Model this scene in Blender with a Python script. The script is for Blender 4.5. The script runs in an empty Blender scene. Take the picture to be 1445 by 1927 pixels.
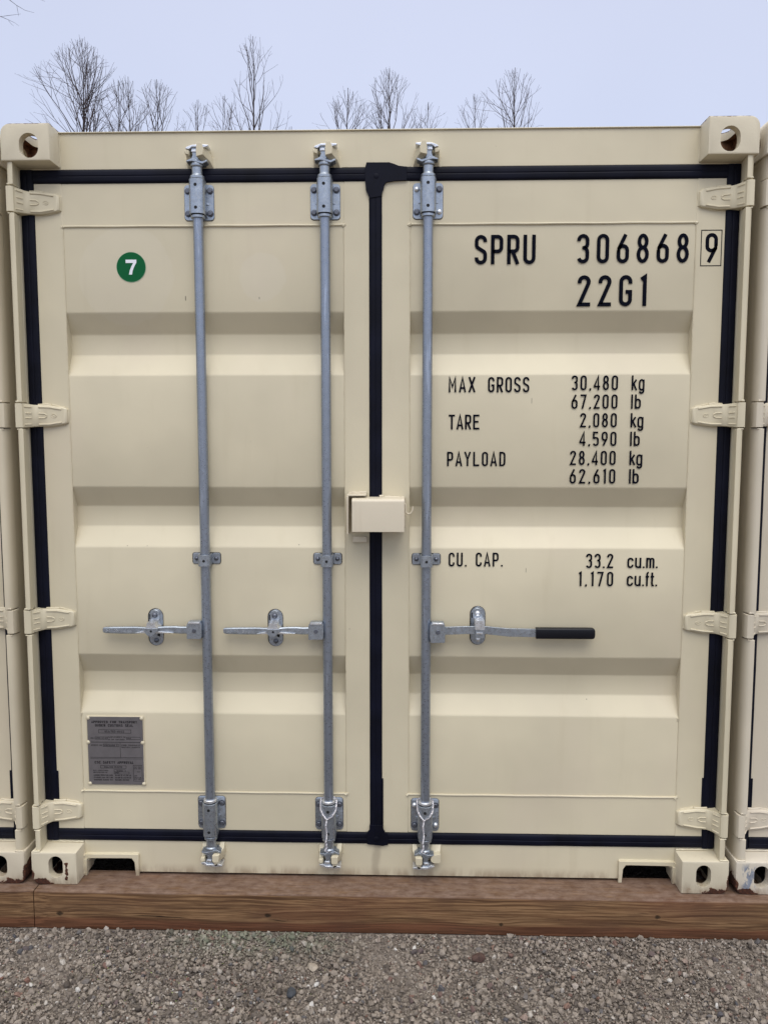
import bpy, bmesh, math, random
from math import sin, cos, pi, radians, sqrt
from mathutils import Vector, Matrix
import numpy as np

random.seed(7)
S = bpy.context.scene
COL = S.collection

# ------------------------------------------------------------------ camera
cam_d = bpy.data.cameras.new('camera'); cam = bpy.data.objects.new('camera', cam_d)
COL.objects.link(cam); S.camera = cam
yaw, pitch, roll = -0.02621, -0.09201, -0.00014
fv = Vector((sin(yaw)*cos(pitch), cos(yaw)*cos(pitch), sin(pitch)))
rv = Vector((cos(yaw), -sin(yaw), 0)); uv = rv.cross(fv)
M = Matrix((rv, uv, -fv)).transposed().to_4x4()
M.translation = Vector((0.09611, -2.61932, 1.56953))
cam.matrix_world = M
cam_d.sensor_fit = 'HORIZONTAL'; cam_d.sensor_width = 36; cam_d.lens = 36*1480.75/1445
cam_d.clip_start = .05; cam_d.clip_end = 3000

# ------------------------------------------------------------------ sky and light (overcast)
SUN_EL, SUN_AZ = radians(56), radians(172)      # azimuth measured from +Y towards +X: behind the photographer
W = bpy.data.worlds.new('World'); S.world = W; W.use_nodes = True
nt = W.node_tree; nt.nodes.clear()
def N(t, ty, **k):
    n = t.nodes.new(ty)
    for a, v in k.items(): setattr(n, a, v)
    return n
out = N(nt, 'ShaderNodeOutputWorld'); add = N(nt, 'ShaderNodeAddShader')
b1 = N(nt, 'ShaderNodeBackground'); b2 = N(nt, 'ShaderNodeBackground')
sky = N(nt, 'ShaderNodeTexSky', sky_type='NISHITA', sun_disc=False, sun_elevation=SUN_EL, sun_rotation=SUN_AZ)
nt.links.new(sky.outputs[0], b1.inputs[0]); b1.inputs[1].default_value = .05
tc = N(nt, 'ShaderNodeTexCoord'); sp = N(nt, 'ShaderNodeSeparateXYZ'); nt.links.new(tc.outputs['Generated'], sp.inputs[0])
cr = N(nt, 'ShaderNodeValToRGB'); nt.links.new(sp.outputs[2], cr.inputs[0])
cr.color_ramp.interpolation = 'EASE'
e = cr.color_ramp.elements
e[0].position = 0.0; e[0].color = (.258, .274, .345, 1)
e[1].position = 1.0; e[1].color = (1.25, 1.22, 1.18, 1)
x = e.new(.46); x.color = (.318, .328, .395, 1)
x = e.new(.68); x.color = (.80, .80, .82, 1)
nz = N(nt, 'ShaderNodeTexNoise'); nz.inputs['Scale'].default_value = 1.6; nz.inputs['Detail'].default_value = 3
nt.links.new(tc.outputs['Generated'], nz.inputs['Vector'])
mr = N(nt, 'ShaderNodeMapRange'); nt.links.new(nz.outputs[0], mr.inputs[0])
mr.inputs[1].default_value = .3; mr.inputs[2].default_value = .7; mr.inputs[3].default_value = 1.68; mr.inputs[4].default_value = 1.88
nt.links.new(cr.outputs[0], b2.inputs[0]); nt.links.new(mr.outputs[0], b2.inputs[1])
nt.links.new(b1.outputs[0], add.inputs[0]); nt.links.new(b2.outputs[0], add.inputs[1]); nt.links.new(add.outputs[0], out.inputs[0])
sd = bpy.data.lights.new('sun', 'SUN'); sd.energy = 1.1; sd.angle = radians(35); sd.color = (1, .96, .9)
sun = bpy.data.objects.new('sun', sd); COL.objects.link(sun)
sdir = Vector((sin(SUN_AZ)*cos(SUN_EL), cos(SUN_AZ)*cos(SUN_EL), sin(SUN_EL)))
sun.rotation_euler = sdir.to_track_quat('Z', 'Y').to_euler(); sun.location = sdir*30
S.view_settings.view_transform = 'Standard'; S.view_settings.look = 'None'
S.view_settings.gamma = 1; S.view_settings.exposure = 0.0
S.render.engine = 'CYCLES'

# ------------------------------------------------------------------ materials
def newmat(name):
    m = bpy.data.materials.new(name); m.use_nodes = True
    return m, m.node_tree, m.node_tree.nodes['Principled BSDF']
def noise(t, scale, detail=4, rough=.55, vec=None, dist=0):
    n = N(t, 'ShaderNodeTexNoise'); n.inputs['Scale'].default_value = scale
    n.inputs['Detail'].default_value = detail; n.inputs['Roughness'].default_value = rough
    n.inputs['Distortion'].default_value = dist
    if vec is not None: t.links.new(vec, n.inputs['Vector'])
    return n.outputs[0]
def ramp(t, fac, stops, interp='LINEAR'):
    r = N(t, 'ShaderNodeValToRGB'); t.links.new(fac, r.inputs[0]); r.color_ramp.interpolation = interp
    e = r.color_ramp.elements
    e[0].position, e[0].color = stops[0][0], (*stops[0][1], 1)
    e[1].position, e[1].color = stops[-1][0], (*stops[-1][1], 1)
    for p, c in stops[1:-1]: q = e.new(p); q.color = (*c, 1)
    return r.outputs[0]
def mixc(t, f, a, b, mode='MIX'):
    n = N(t, 'ShaderNodeMix', data_type='RGBA', blend_type=mode)
    for s, v in ((0, f), (6, a), (7, b)):
        if isinstance(v, (int, float)): n.inputs[s].default_value = v
        elif isinstance(v, tuple): n.inputs[s].default_value = (*v, 1)
        else: t.links.new(v, n.inputs[s])
    return n.outputs[2]
def mth(t, op, a, b=None, c=None, clamp=False):
    n = N(t, 'ShaderNodeMath', operation=op, use_clamp=clamp)
    for i, v in enumerate((a, b, c)):
        if v is None: continue
        if isinstance(v, (int, float)): n.inputs[i].default_value = v
        else: t.links.new(v, n.inputs[i])
    return n.outputs[0]
def smooth(t, v, lo, hi, a=0., b=1.):
    n = N(t, 'ShaderNodeMapRange', interpolation_type='SMOOTHSTEP'); t.links.new(v, n.inputs[0])
    for i, q in enumerate((lo, hi, a, b)): n.inputs[i+1].default_value = q
    return n.outputs[0]
def objco(t, scale=(1, 1, 1)):
    c = N(t, 'ShaderNodeTexCoord'); m = N(t, 'ShaderNodeMapping'); m.inputs['Scale'].default_value = scale
    t.links.new(c.outputs['Object'], m.inputs[0]); return m.outputs[0]
def bump(t, bsdf, h, strength=.2, dist=.001):
    b = N(t, 'ShaderNodeBump'); b.inputs['Strength'].default_value = strength; b.inputs['Distance'].default_value = dist
    t.links.new(h, b.inputs['Height']); t.links.new(b.outputs[0], bsdf.inputs['Normal'])

def paint_mat(name, base, worn=0.0, rust=False, scrape=False, faded=False):
    m, t, b = newmat(name)
    v = objco(t); vs = objco(t, (1, 1, .12))
    big = noise(t, 2.2, 3, vec=v); fine = noise(t, 900, 2, vec=v); streak = noise(t, 18, 4, vec=vs)
    dark = tuple(c*.90 for c in base); lite = tuple(min(1, c*1.06) for c in base)
    col = ramp(t, big, [(.3, dark), (.7, lite)])
    col = mixc(t, smooth(t, streak, .55, .8, 0, .16+worn), col, tuple(c*k for c, k in zip(base, (.72, .68, .6))))
    col = mixc(t, mth(t, 'MULTIPLY', fine, .08), col, tuple(c*.75 for c in base))
    # scattered scuffs and specks of grime
    sc = noise(t, 34, 6, .7, vec=v)
    col = mixc(t, smooth(t, sc, .70, .76, 0, .5), col, (.20, .165, .12))
    b.inputs['Roughness'].default_value = .46
    tint = noise(t, 3.3, 4, .6, vec=objco(t, (1, 1, .6)))
    col = mixc(t, smooth(t, tint, .5, .72, 0, .35), col, (base[0]*.96, base[1]*.93, base[2]*.98))
    sz = N(t, 'ShaderNodeSeparateXYZ'); t.links.new(v, sz.inputs[0])
    foot = mth(t, 'MULTIPLY', smooth(t, sz.outputs[2], .008, .050, 1, 0), smooth(t, noise(t, 22, 5, .65, vec=objco(t, (1, 1, .3))), .35, .65, .1, .75))
    col = mixc(t, foot, col, (.27, .20, .13))
    if faded:
        for fx, fz, fr, amt in ((-.385, 2.115, .082, .16), (-.845, 2.12, .165, .12)):
            dx_ = mth(t, 'SUBTRACT', sz.outputs[0], fx); dz_ = mth(t, 'SUBTRACT', sz.outputs[2], fz)
            dd = mth(t, 'SQRT', mth(t, 'ADD', mth(t, 'MULTIPLY', dx_, dx_), mth(t, 'MULTIPLY', dz_, dz_)))
            dd = mth(t, 'ADD', dd, mth(t, 'MULTIPLY', mth(t, 'SUBTRACT', noise(t, 14, 4, vec=v), .5), .03))
            col = mixc(t, smooth(t, dd, fr-.008, fr, amt, 0), col, (.70, .66, .56))
        jx = mth(t, 'ABSOLUTE', mth(t, 'ADD', sz.outputs[0], mth(t, 'MULTIPLY', mth(t, 'SUBTRACT', noise(t, 9, 4, vec=v), .5), .05)))
        jm = mth(t, 'MULTIPLY', smooth(t, jx, .004, .022, .4, 0), smooth(t, sz.outputs[2], .12, .16, 1, 0))
        col = mixc(t, jm, col, (.22, .18, .13))
        for fx, fz, w_, h_ in ((-.645, 2.045, .0016, .010), (-.395, 2.045, .0013, .005), (-.27, 1.205, .002, .002), (.525, 1.70, .0009, .012), (.515, 1.12, .0009, .010), (.74, .655, .0015, .0025), (-.005, 2.06, .0015, .0015), (.36, .98, .0018, .0014), (-.095, .91, .0018, .0014), (-.87, 1.20, .0016, .0016), (-.80, 1.20, .0014, .0014)):
            m1 = smooth(t, mth(t, 'ABSOLUTE', mth(t, 'SUBTRACT', sz.outputs[0], fx)), w_*.6, w_*1.6, 1, 0)
            m2 = smooth(t, mth(t, 'ABSOLUTE', mth(t, 'SUBTRACT', sz.outputs[2], fz)), h_*.5, h_, .75, 0)
            col = mixc(t, mth(t, 'MULTIPLY', m1, m2), col, (.10, .085, .06))
    if rust:
        s = N(t, 'ShaderNodeSeparateXYZ'); t.links.new(v, s.inputs[0])
        ax = mth(t, 'ABSOLUTE', s.outputs[0])
        nn = noise(t, 42, 5, .6, vec=v); n2 = noise(t, 16, 4, .6, vec=v)
        lowz = smooth(t, s.outputs[2], .0, .036, 1, 0)
        outx = smooth(t, ax, 1.10, 1.205, 0.1, 1)
        rim = mth(t, 'MULTIPLY', smooth(t, ax, 1.203, 1.219, 0, 1), smooth(t, s.outputs[2], .02, .11, 1, 0))
        hi = mth(t, 'MULTIPLY', smooth(t, s.outputs[2], 2.584, 2.592, 0, 1), .62)
        dx = mth(t, 'ABSOLUTE', mth(t, 'ADD', s.outputs[0], 1.094))
        run = mth(t, 'MULTIPLY', smooth(t, mth(t, 'ADD', dx, mth(t, 'MULTIPLY', mth(t, 'SUBTRACT', noise(t, 70, 4, vec=v), .5), .03)), .001, .008, .9, 0), mth(t, 'MULTIPLY', smooth(t, s.outputs[2], .075, .088, 1, 0), smooth(t, s.outputs[2], .010, .02)))
        mask = mth(t, 'MAXIMUM', mth(t, 'MULTIPLY', lowz, outx), mth(t, 'MAXIMUM', rim, mth(t, 'MAXIMUM', hi, run)))
        mask = mth(t, 'ADD', mth(t, 'MULTIPLY', mask, .42), mth(t, 'ADD', mth(t, 'MULTIPLY', nn, .62), mth(t, 'MULTIPLY', n2, .38)))
        f = smooth(t, mask, .665, .69)
        halo = smooth(t, mask, .60, .69, 0, .4)
        col = mixc(t, halo, col, (.30, .17, .10))
        rc = ramp(t, noise(t, 120, 4, vec=v), [(.3, (.022, .009, .005)), (.55, (.070, .022, .010)), (.75, (.16, .060, .022))])
        if scrape:
            g = mth(t, 'MULTIPLY', smooth(t, mth(t, 'ABSOLUTE', mth(t, 'ADD', s.outputs[0], 1.175)), .012, .03, 1, 0), smooth(t, s.outputs[2], .09, .12, 1, 0))
            g = mth(t, 'MULTIPLY', g, smooth(t, noise(t, 55, 6, .7, vec=objco(t, (1, 1, .4))), .47, .53))
            col = mixc(t, g, col, ramp(t, noise(t, 60, 4, .6, vec=v), [(.35, (.15, .17, .21)), (.65, (.30, .33, .38))]))
        col = mixc(t, f, col, rc)
        t.links.new(mth(t, 'ADD', mth(t, 'MULTIPLY', f, .4), .46), b.inputs['Roughness'])
        h = mth(t, 'ADD', noise(t, 150, 4, vec=v), mth(t, 'MULTIPLY', f, -.8))
        bump(t, b, h, .35, .0012)
    else:
        h = mth(t, 'ADD', mth(t, 'MULTIPLY', noise(t, 5, 3, vec=v), 5.0), mth(t, 'MULTIPLY', noise(t, 420, 2, vec=v), .22))
        bump(t, b, h, .35, .0009)
    t.links.new(col, b.inputs['Base Color'])
    return m
CREAM = (.628, .562, .402)
P_MAIN = paint_mat('cream_paint', CREAM, faded=True)
BOXP = paint_mat('pale_brushed_paint', (.655, .582, .445), .1)
P_LEFT = paint_mat('cream_paint_left', (.60, .53, .39), .05)
P_RIGHT = paint_mat('cream_paint_right', (.615, .55, .43), .05)
C_MAIN = paint_mat('cream_paint_rusting', (.63, .565, .42), .1, True)
C_LEFT = paint_mat('cream_paint_rusting_left', (.61, .54, .41), .15, True)
C_RIGHT = paint_mat('cream_paint_rusting_right', (.63, .57, .46), .12, True, True)

def simple(name, col, rough=.5, metal=0, spec=None, nscale=0, namp=.15, bscale=0, bstr=.2, bdist=.001):
    m, t, b = newmat(name); b.inputs['Roughness'].default_value = rough; b.inputs['Metallic'].default_value = metal
    b.inputs['Base Color'].default_value = (*col, 1)
    if spec is not None: b.inputs['Specular IOR Level'].default_value = spec
    v = objco(t)
    if nscale:
        c = ramp(t, noise(t, nscale, 4, vec=v), [(.3, tuple(x*(1-namp) for x in col)), (.7, tuple(min(1, x*(1+namp)) for x in col))])
        t.links.new(c, b.inputs['Base Color'])
    if bscale: bump(t, b, noise(t, bscale, 3, vec=v), bstr, bdist)
    return m
RUSTIN = simple('rusty_steel', (.16, .075, .035), .85, 0, nscale=60, namp=.6, bscale=200)
CAVITY_SHADE = simple('painted_cavity_shade', (.012, .009, .007), .9)  # near black colour paints the shade inside the lower casting cavities
RUBBER = simple('navy_rubber', (.0035, .0042, .011), .55, 0, .14, nscale=9, namp=.4, bscale=300, bstr=.15)
PAD = simple('black_rubber_pad', (.006, .006, .007), .6)
PAINTED_HOLE_PAD = simple('painted_hole_and_pad', (.004, .004, .005), .8)  # near black: paints the shade of holes, also colours the real pads
INK = simple('black_vinyl', (.0065, .0075, .013), .75, 0, 0.0)
GRIP = simple('black_grip', (.004, .0045, .008), .38, 0, .3, bscale=200, bstr=.1)
GREEN = simple('green_vinyl', (.0015, .100, .030), .5, 0, .15)
WHITE = simple('white_vinyl', (.78, .80, .84), .4)
PLATE = simple('grey_plate', (.15, .138, .140), .5, .3, nscale=30, namp=.1, bscale=300, bstr=.1)
PLINK = simple('plate_ink', (.012, .010, .012), .6, 0, .2)
def galv(name, base, rough, streaks=True):
    m, t, b = newmat(name); v = objco(t); vs = objco(t, (1, 1, .05))
    c = ramp(t, noise(t, 55, 5, .65, vec=v), [(.3, tuple(x*(.92 if streaks else .80) for x in base)), (.7, tuple(min(1, x*(1.05 if streaks else 1.12)) for x in base))])
    if streaks:
        c = mixc(t, smooth(t, noise(t, 90, 3, vec=vs), .60, .68, 0, .5), c, tuple(min(1, x*1.7) for x in base))
    t.links.new(c, b.inputs['Base Color'])
    t.links.new(smooth(t, noise(t, 140, 3, vec=v), .3, .7, rough-.08, rough+.12), b.inputs['Roughness'])
    b.inputs['Metallic'].default_value = .78
    bump(t, b, noise(t, 200, 2, vec=v), .14, .0005)
    return m
GALV = galv('galvanised_steel', (.30, .335, .395), .34)
CAST = galv('galvanised_casting', (.38, .42, .47), .32, False)
BOLT = galv('bolt_steel', (.15, .16, .19), .45, False)
SHINY = galv('bright_zinc', (.75, .77, .80), .30, False)
WIRE = galv('twisted_wire', (.72, .70, .72), .42, False)
DARKSTEEL = simple('underside_steel', (.03, .028, .026), .8)

def timber_mat():
    m, t, b = newmat('treated_timber')
    c = N(t, 'ShaderNodeTexCoord'); co = c.outputs['Object']; s = N(t, 'ShaderNodeSeparateXYZ'); t.links.new(co, s.inputs[0])
    X, Y, Z = s.outputs
    wav = noise(t, 1.0, 3, .5, vec=objco(t, (1.6, 5, 7)))
    # knots pull the grain rings round them
    zz = mth(t, 'ADD', Z, mth(t, 'MULTIPLY', mth(t, 'SUBTRACT', wav, .5), .05))
    field = zz; kd = None
    for kx, kz, kr in ((-1.105, -.082, .014), (-.375, -.078, .013), (.432, -.098, .010), (.965, -.062, .012), (-2.0, -.07, .012), (1.9, -.06, .012)):
        dx = mth(t, 'SUBTRACT', X, kx); dz = mth(t, 'SUBTRACT', Z, kz)
        d = mth(t, 'SQRT', mth(t, 'ADD', mth(t, 'MULTIPLY', mth(t, 'MULTIPLY', dx, dx), .16), mth(t, 'MULTIPLY', dz, dz)))
        g = mth(t, 'MULTIPLY', smooth(t, d, .0, .030, 1, 0), .016)
        field = mth(t, 'ADD', field, mth(t, 'MULTIPLY', g, mth(t, 'DIVIDE', dz, mth(t, 'ADD', mth(t, 'ABSOLUTE', dz), .012))))
        d2 = mth(t, 'SQRT', mth(t, 'ADD', mth(t, 'MULTIPLY', mth(t, 'MULTIPLY', dx, dx), .5), mth(t, 'MULTIPLY', dz, dz)))
        k = smooth(t, mth(t, 'ADD', d2, mth(t, 'MULTIPLY', mth(t, 'SUBTRACT', noise(t, 120, 3, vec=co), .5), .008)), kr*.25, kr*.8, 1, 0)
        kd = k if kd is None else mth(t, 'MAXIMUM', kd, k)
    cv = N(t, 'ShaderNodeCombineXYZ'); t.links.new(mth(t, 'MULTIPLY', X, .9), cv.inputs[0])
    t.links.new(mth(t, 'MULTIPLY', Y, 22), cv.inputs[1]); t.links.new(mth(t, 'MULTIPLY', field, 44), cv.inputs[2])
    g1 = noise(t, 1.6, 6, .62, vec=cv.outputs[0], dist=.6)
    cv2 = N(t, 'ShaderNodeCombineXYZ'); t.links.new(mth(t, 'MULTIPLY', X, 3.5), cv2.inputs[0])
    t.links.new(mth(t, 'MULTIPLY', Y, 260), cv2.inputs[1]); t.links.new(mth(t, 'MULTIPLY', field, 150), cv2.inputs[2])
    g2 = noise(t, 1.0, 4, .6, vec=cv2.outputs[0])
    col = ramp(t, g1, [(.28, (.075, .037, .018)), (.42, (.185, .103, .050)), (.50, (.295, .175, .088)), (.58, (.160, .086, .041)), (.72, (.290, .175, .092))])
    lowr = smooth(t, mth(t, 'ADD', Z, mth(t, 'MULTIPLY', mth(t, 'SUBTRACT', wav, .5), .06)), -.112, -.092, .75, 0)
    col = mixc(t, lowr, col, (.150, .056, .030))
    col = mixc(t, smooth(t, g2, .38, .60, .62, 0), col, (.045, .020, .011))
    red = noise(t, 2.4, 3, vec=objco(t, (.6, 1, 2)))
    col = mixc(t, smooth(t, red, .5, .7, 0, .35), col, (.15, .052, .032))
    ck = noise(t, 1.0, 3, .6, vec=cv2.outputs[0]); ckm = noise(t, 1.0, 2, vec=objco(t, (2.2, 3, 16)))
    ckf = mth(t, 'MULTIPLY', smooth(t, ck, .62, .66), smooth(t, ckm, .52, .62))
    col = mixc(t, mth(t, 'MULTIPLY', ckf, .9), col, (.018, .009, .006))
    blot = noise(t, 1.0, 4, .6, vec=objco(t, (5, 8, 14)))
    col = mixc(t, smooth(t, blot, .45, .70, 0, .45), col, (.085, .045, .028))
    # weathered, dusty top, its colour darkened for contact shade under the sill
    top = smooth(t, Z, -.0085, -.0020)
    dust_and_shade = mth(t, 'MULTIPLY', top, smooth(t, noise(t, 28, 5, .65, vec=objco(t, (.4, 1, 1))), .3, .6, .45, .85))
    col = mixc(t, dust_and_shade, col, ramp(t, noise(t, 45, 5, .7, vec=objco(t, (.5, 1, 1))), [(.3, (.095, .056, .040)), (.7, (.245, .172, .132))]))
    col = mixc(t, mth(t, 'MULTIPLY', kd, .85), col, (.022, .016, .010))
    col = mixc(t, smooth(t, noise(t, 60, 4, .7, vec=co), .68, .74, 0, .6), col, (.03, .02, .015))
    t.links.new(col, b.inputs['Base Color']); b.inputs['Roughness'].default_value = .82
    b.inputs['Specular IOR Level'].default_value = .16
    bump(t, b, mth(t, 'ADD', mth(t, 'MULTIPLY', g2, .5), mth(t, 'ADD', g1, mth(t, 'MULTIPLY', kd, -1.5))), .55, .002)
    return m
TIMBER = timber_mat()

def stone_mat(name, stops):
    m, t, b = newmat(name); g = N(t, 'ShaderNodeNewGeometry'); v = objco(t)
    col = ramp(t, g.outputs['Random Per Island'], stops, 'LINEAR')
    col = mixc(t, smooth(t, noise(t, 260, 3, .7, vec=v), .4, .7, 0, .35), col, (.055, .045, .036))
    patch = noise(t, 1.5, 3, vec=v)
    col = mixc(t, smooth(t, patch, .45, .65, 0, .15), col, (.15, .115, .085))
    s = N(t, 'ShaderNodeSeparateXYZ'); t.links.new(v, s.inputs[0])
    mx = smooth(t, mth(t, 'ABSOLUTE', mth(t, 'ADD', s.outputs[0], .40)), .12, .42, 1, 0); my = smooth(t, s.outputs[1], -.24, -.08)
    moss = mth(t, 'MULTIPLY', mth(t, 'MULTIPLY', mx, my), smooth(t, noise(t, 30, 4, .7, vec=v), .38, .58, 0, .65))
    col = mixc(t, moss, col, (.16, .185, .125))
    damp = smooth(t, noise(t, 3.1, 4, .6, vec=objco(t, (1, 2.2, 1))), .50, .64, 0, .18)
    col = mixc(t, damp, col, (.085, .068, .054))
    t.links.new(col, b.inputs['Base Color']); b.inputs['Roughness'].default_value = .85
    b.inputs['Specular IOR Level'].default_value = .35
    return m
STONE = stone_mat('crushed_stone', [(0, (.060, .050, .042)), (.12, (.140, .116, .096)), (.35, (.238, .201, .166)), (.6, (.325, .278, .230)), (.80, (.27, .225, .182)), (.87, (.075, .078, .088)), (.90, (.20, .105, .075)), (.93, (.36, .31, .265)), (.985, (.45, .41, .36)), (1, (.62, .60, .56))])
def ground_mat():
    m, t, b = newmat('gravelly_earth'); v = objco(t)
    vo = N(t, 'ShaderNodeTexVoronoi'); vo.inputs['Scale'].default_value = 95; t.links.new(v, vo.inputs['Vector'])
    c = ramp(t, noise(t, 60, 6, .7, vec=v), [(.3, (.055, .044, .036)), (.7, (.20, .165, .135))])
    s = N(t, 'ShaderNodeSeparateColor'); t.links.new(vo.outputs['Color'], s.inputs[0])
    c = mixc(t, .45, c, ramp(t, s.outputs[0], [(0, (.07, .058, .048)), (.6, (.22, .185, .15)), (1, (.34, .30, .26))]))
    t.links.new(c, b.inputs['Base Color']); b.inputs['Roughness'].default_value = .95
    bump(t, b, mth(t, 'SUBTRACT', noise(t, 120, 5, vec=v), vo.outputs['Distance']), .9, .006)
    return m
GROUND = ground_mat()
BARK = simple('winter_bark', (.050, .040, .040), .9, nscale=14, namp=.35)
TWIG = simple('winter_twig', (.062, .045, .048), .9)
FLECK = simple('pale_green_fleck', (.42, .50, .18), .6)  # even pale yellow green for the small flecks
BROWNROCK = simple('brown_rock', (.075, .042, .032), .85, nscale=90, namp=.4, bscale=120, bstr=.6, bdist=.003)

# ------------------------------------------------------------------ mesh helpers
def tag(o, label=None, cat=None, group=None, kind=None):
    if label: o['label'] = label
    if cat: o['category'] = cat
    if group: o['group'] = group
    if kind: o['kind'] = kind
    return o
def empty(name, loc=(0, 0, 0)):
    o = bpy.data.objects.new(name, None); COL.objects.link(o); o.location = loc; o.empty_display_size = .1
    return o
class MB:
    def __init__(s): s.v = []; s.f = []; s.m = []; s.mi = 0; s.seat = []
    def add(s, vs, fs):
        n = len(s.v); s.v += [tuple(p) for p in vs]
        for f in fs: s.f.append([i+n for i in f]); s.m.append(s.mi)
        return s
    def box(s, x0, x1, y0, y1, z0, z1):
        if x0 > x1: x0, x1 = x1, x0
        return s.add([(x, y, z) for x in (x0, x1) for y in (y0, y1) for z in (z0, z1)],
              [(0, 1, 3, 2), (4, 6, 7, 5), (0, 4, 5, 1), (2, 3, 7, 6), (0, 2, 6, 4), (1, 5, 7, 3)])
    def prism(s, poly, axis, a, b):
        # poly in the two other axes: axis 'y' -> (x,z), 'z' -> (x,y), 'x' -> (y,z)
        def P(p, t): return {'y': (p[0], t, p[1]), 'z': (p[0], p[1], t), 'x': (t, p[0], p[1])}[axis]
        area = sum(poly[i][0]*poly[(i+1) % len(poly)][1]-poly[(i+1) % len(poly)][0]*poly[i][1] for i in range(len(poly)))
        poly = list(poly) if area > 0 else list(poly)[::-1]
        n = len(poly); vs = [P(p, a) for p in poly]+[P(p, b) for p in poly]
        fs = [list(range(n))[::-1], list(range(n, 2*n))]+[(i, (i+1) % n, n+(i+1) % n, n+i) for i in range(n)]
        if axis == 'y': fs = [list(f)[::-1] for f in fs]
        if b < a: fs = [list(f)[::-1] for f in fs]
        return s.add(vs, fs)
    def tube(s, pts, rad, n=10, cap=True, closed=False):
        pts = [Vector(p) for p in pts]; k = len(pts)
        rad = rad if isinstance(rad, (list, tuple)) else [rad]*k
        up = None; rings = []
        for i, p in enumerate(pts):
            if closed: d = pts[(i+1) % k]-pts[i-1]
            else: d = pts[min(i+1, k-1)]-pts[max(i-1, 0)]
            d.normalize()
            if up is None: up = d.orthogonal().normalized()
            up = (up-d*up.dot(d)).normalized(); w = d.cross(up)
            rings.append([p+(up*cos(2*pi*j/n)+w*sin(2*pi*j/n))*rad[i] for j in range(n)])
        vs = [q for r in rings for q in r]; fs = []
        for i in range(k if closed else k-1):
            a = i*n; b = ((i+1) % k)*n
            fs += [(a+j, a+(j+1) % n, b+(j+1) % n, b+j) for j in range(n)]
        if cap and not closed: fs += [list(range(n))[::-1], list(range((k-1)*n, k*n))]
        return s.add(vs, fs)
    def lathe(s, c, prof, n=28, axis='z'):
        # prof: list of (t, r) along the axis
        o = {'z': lambda t, a, r: (c[0]+r*cos(a), c[1]+r*sin(a), c[2]+t), 'y': lambda t, a, r: (c[0]+r*cos(a), c[1]+t, c[2]-r*sin(a)),
             'x': lambda t, a, r: (c[0]+t, c[1]+r*cos(a), c[2]+r*sin(a))}[axis]
        vs = [o(t, 2*pi*j/n, r) for t, r in prof for j in range(n)]; fs = []
        for i in range(len(prof)-1):
            fs += [(i*n+j, i*n+(j+1) % n, (i+1)*n+(j+1) % n, (i+1)*n+j) for j in range(n)]
        fs += [list(range(n))[::-1], list(range((len(prof)-1)*n, len(prof)*n))]
        return s.add(vs, fs)
    def bolt(s, x, y, z, r=.0088, dome=False):
        # head pointing to -Y, seated at y
        s.seat.append((len(s.v), y))
        if dome: return s.lathe((x, y, z), [(0, r*1.05), (-.003, r), (-.006, r*.75), (-.0078, r*.35), (-.0082, .0005)], 16, 'y')
        s.lathe((x, y, z), [(0, r*1.25), (-.0015, r*1.25)], 16, 'y'); s.seat.append((len(s.v), y))
        return s.lathe((x, y-.0015, z), [(0, r), (-.0055, r), (-.007, r*.82)], 6, 'y')
    def loft(s, rings):
        n = len(rings[0]); vs = [p for r in rings for p in r]; fs = []
        for i in range(len(rings)-1):
            fs += [(i*n+j, i*n+(j+1) % n, (i+1)*n+(j+1) % n, (i+1)*n+j) for j in range(n)]
        fs += [list(range(n))[::-1], list(range((len(rings)-1)*n, len(rings)*n))]
        return s.add(vs, fs)
    def build(s, name, mats, parent=None, bevel=0, angle=35, seg=2, recalc=True):
        me = bpy.data.meshes.new(name); me.from_pydata(s.v, [], s.f)
        mats = mats if isinstance(mats, (list, tuple)) else [mats]
        for m in mats: me.materials.append(m)
        if len(mats) > 1: me.polygons.foreach_set('material_index', s.m)
        me.update()
        if recalc:
            bm = bmesh.new(); bm.from_mesh(me); bmesh.ops.recalc_face_normals(bm, faces=bm.faces); bm.to_mesh(me); bm.free()
        me.polygons.foreach_set('use_smooth', [True]*len(me.polygons)); me.set_sharp_from_angle(angle=radians(angle))
        o = bpy.data.objects.new(name, me); COL.objects.link(o)
        if parent: o.parent = parent
        if bevel:
            b = o.modifiers.new('bevel', 'BEVEL'); b.width = bevel; b.segments = seg; b.limit_method = 'ANGLE'; b.angle_limit = radians(40)
            b.harden_normals = False
        return o
def rrect(x0, x1, z0, z1, r, n=5):
    if x0 > x1: x0, x1 = x1, x0
    r = r if isinstance(r, (list, tuple)) else [r]*4      # ll, lr, ur, ul
    p = []
    for (cx, cz, a0, rr) in ((x0+r[0], z0+r[0], pi, r[0]), (x1-r[1], z0+r[1], 1.5*pi, r[1]), (x1-r[2], z1-r[2], 0, r[2]), (x0+r[3], z1-r[3], .5*pi, r[3])):
        if rr <= 1e-6: p.append((cx, cz)); continue
        p += [(cx+rr*cos(a0+i*pi/2/n), cz+rr*sin(a0+i*pi/2/n)) for i in range(n+1)]
    return p
def stadium(cx, cz, hw, hh, n=10):
    return [(cx+hw*cos(i*pi/n), cz+(hh-hw)+hw*sin(i*pi/n)) for i in range(n+1)]+[(cx-hw*cos(i*pi/n), cz-(hh-hw)-hw*sin(i*pi/n)) for i in range(n+1)]
def weld(mb, p0, p1, r, seed=0, step=.012, n=6):
    rd = random.Random(seed); p0 = Vector(p0); p1 = Vector(p1); L = (p1-p0).length; k = max(3, int(L/step))
    pts = [p0.lerp(p1, i/k)+Vector([rd.uniform(-1, 1)*r*.25 for _ in range(3)]) for i in range(k+1)]
    mb.tube(pts, [r*rd.uniform(.75, 1.25) for _ in pts], n)

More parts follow.
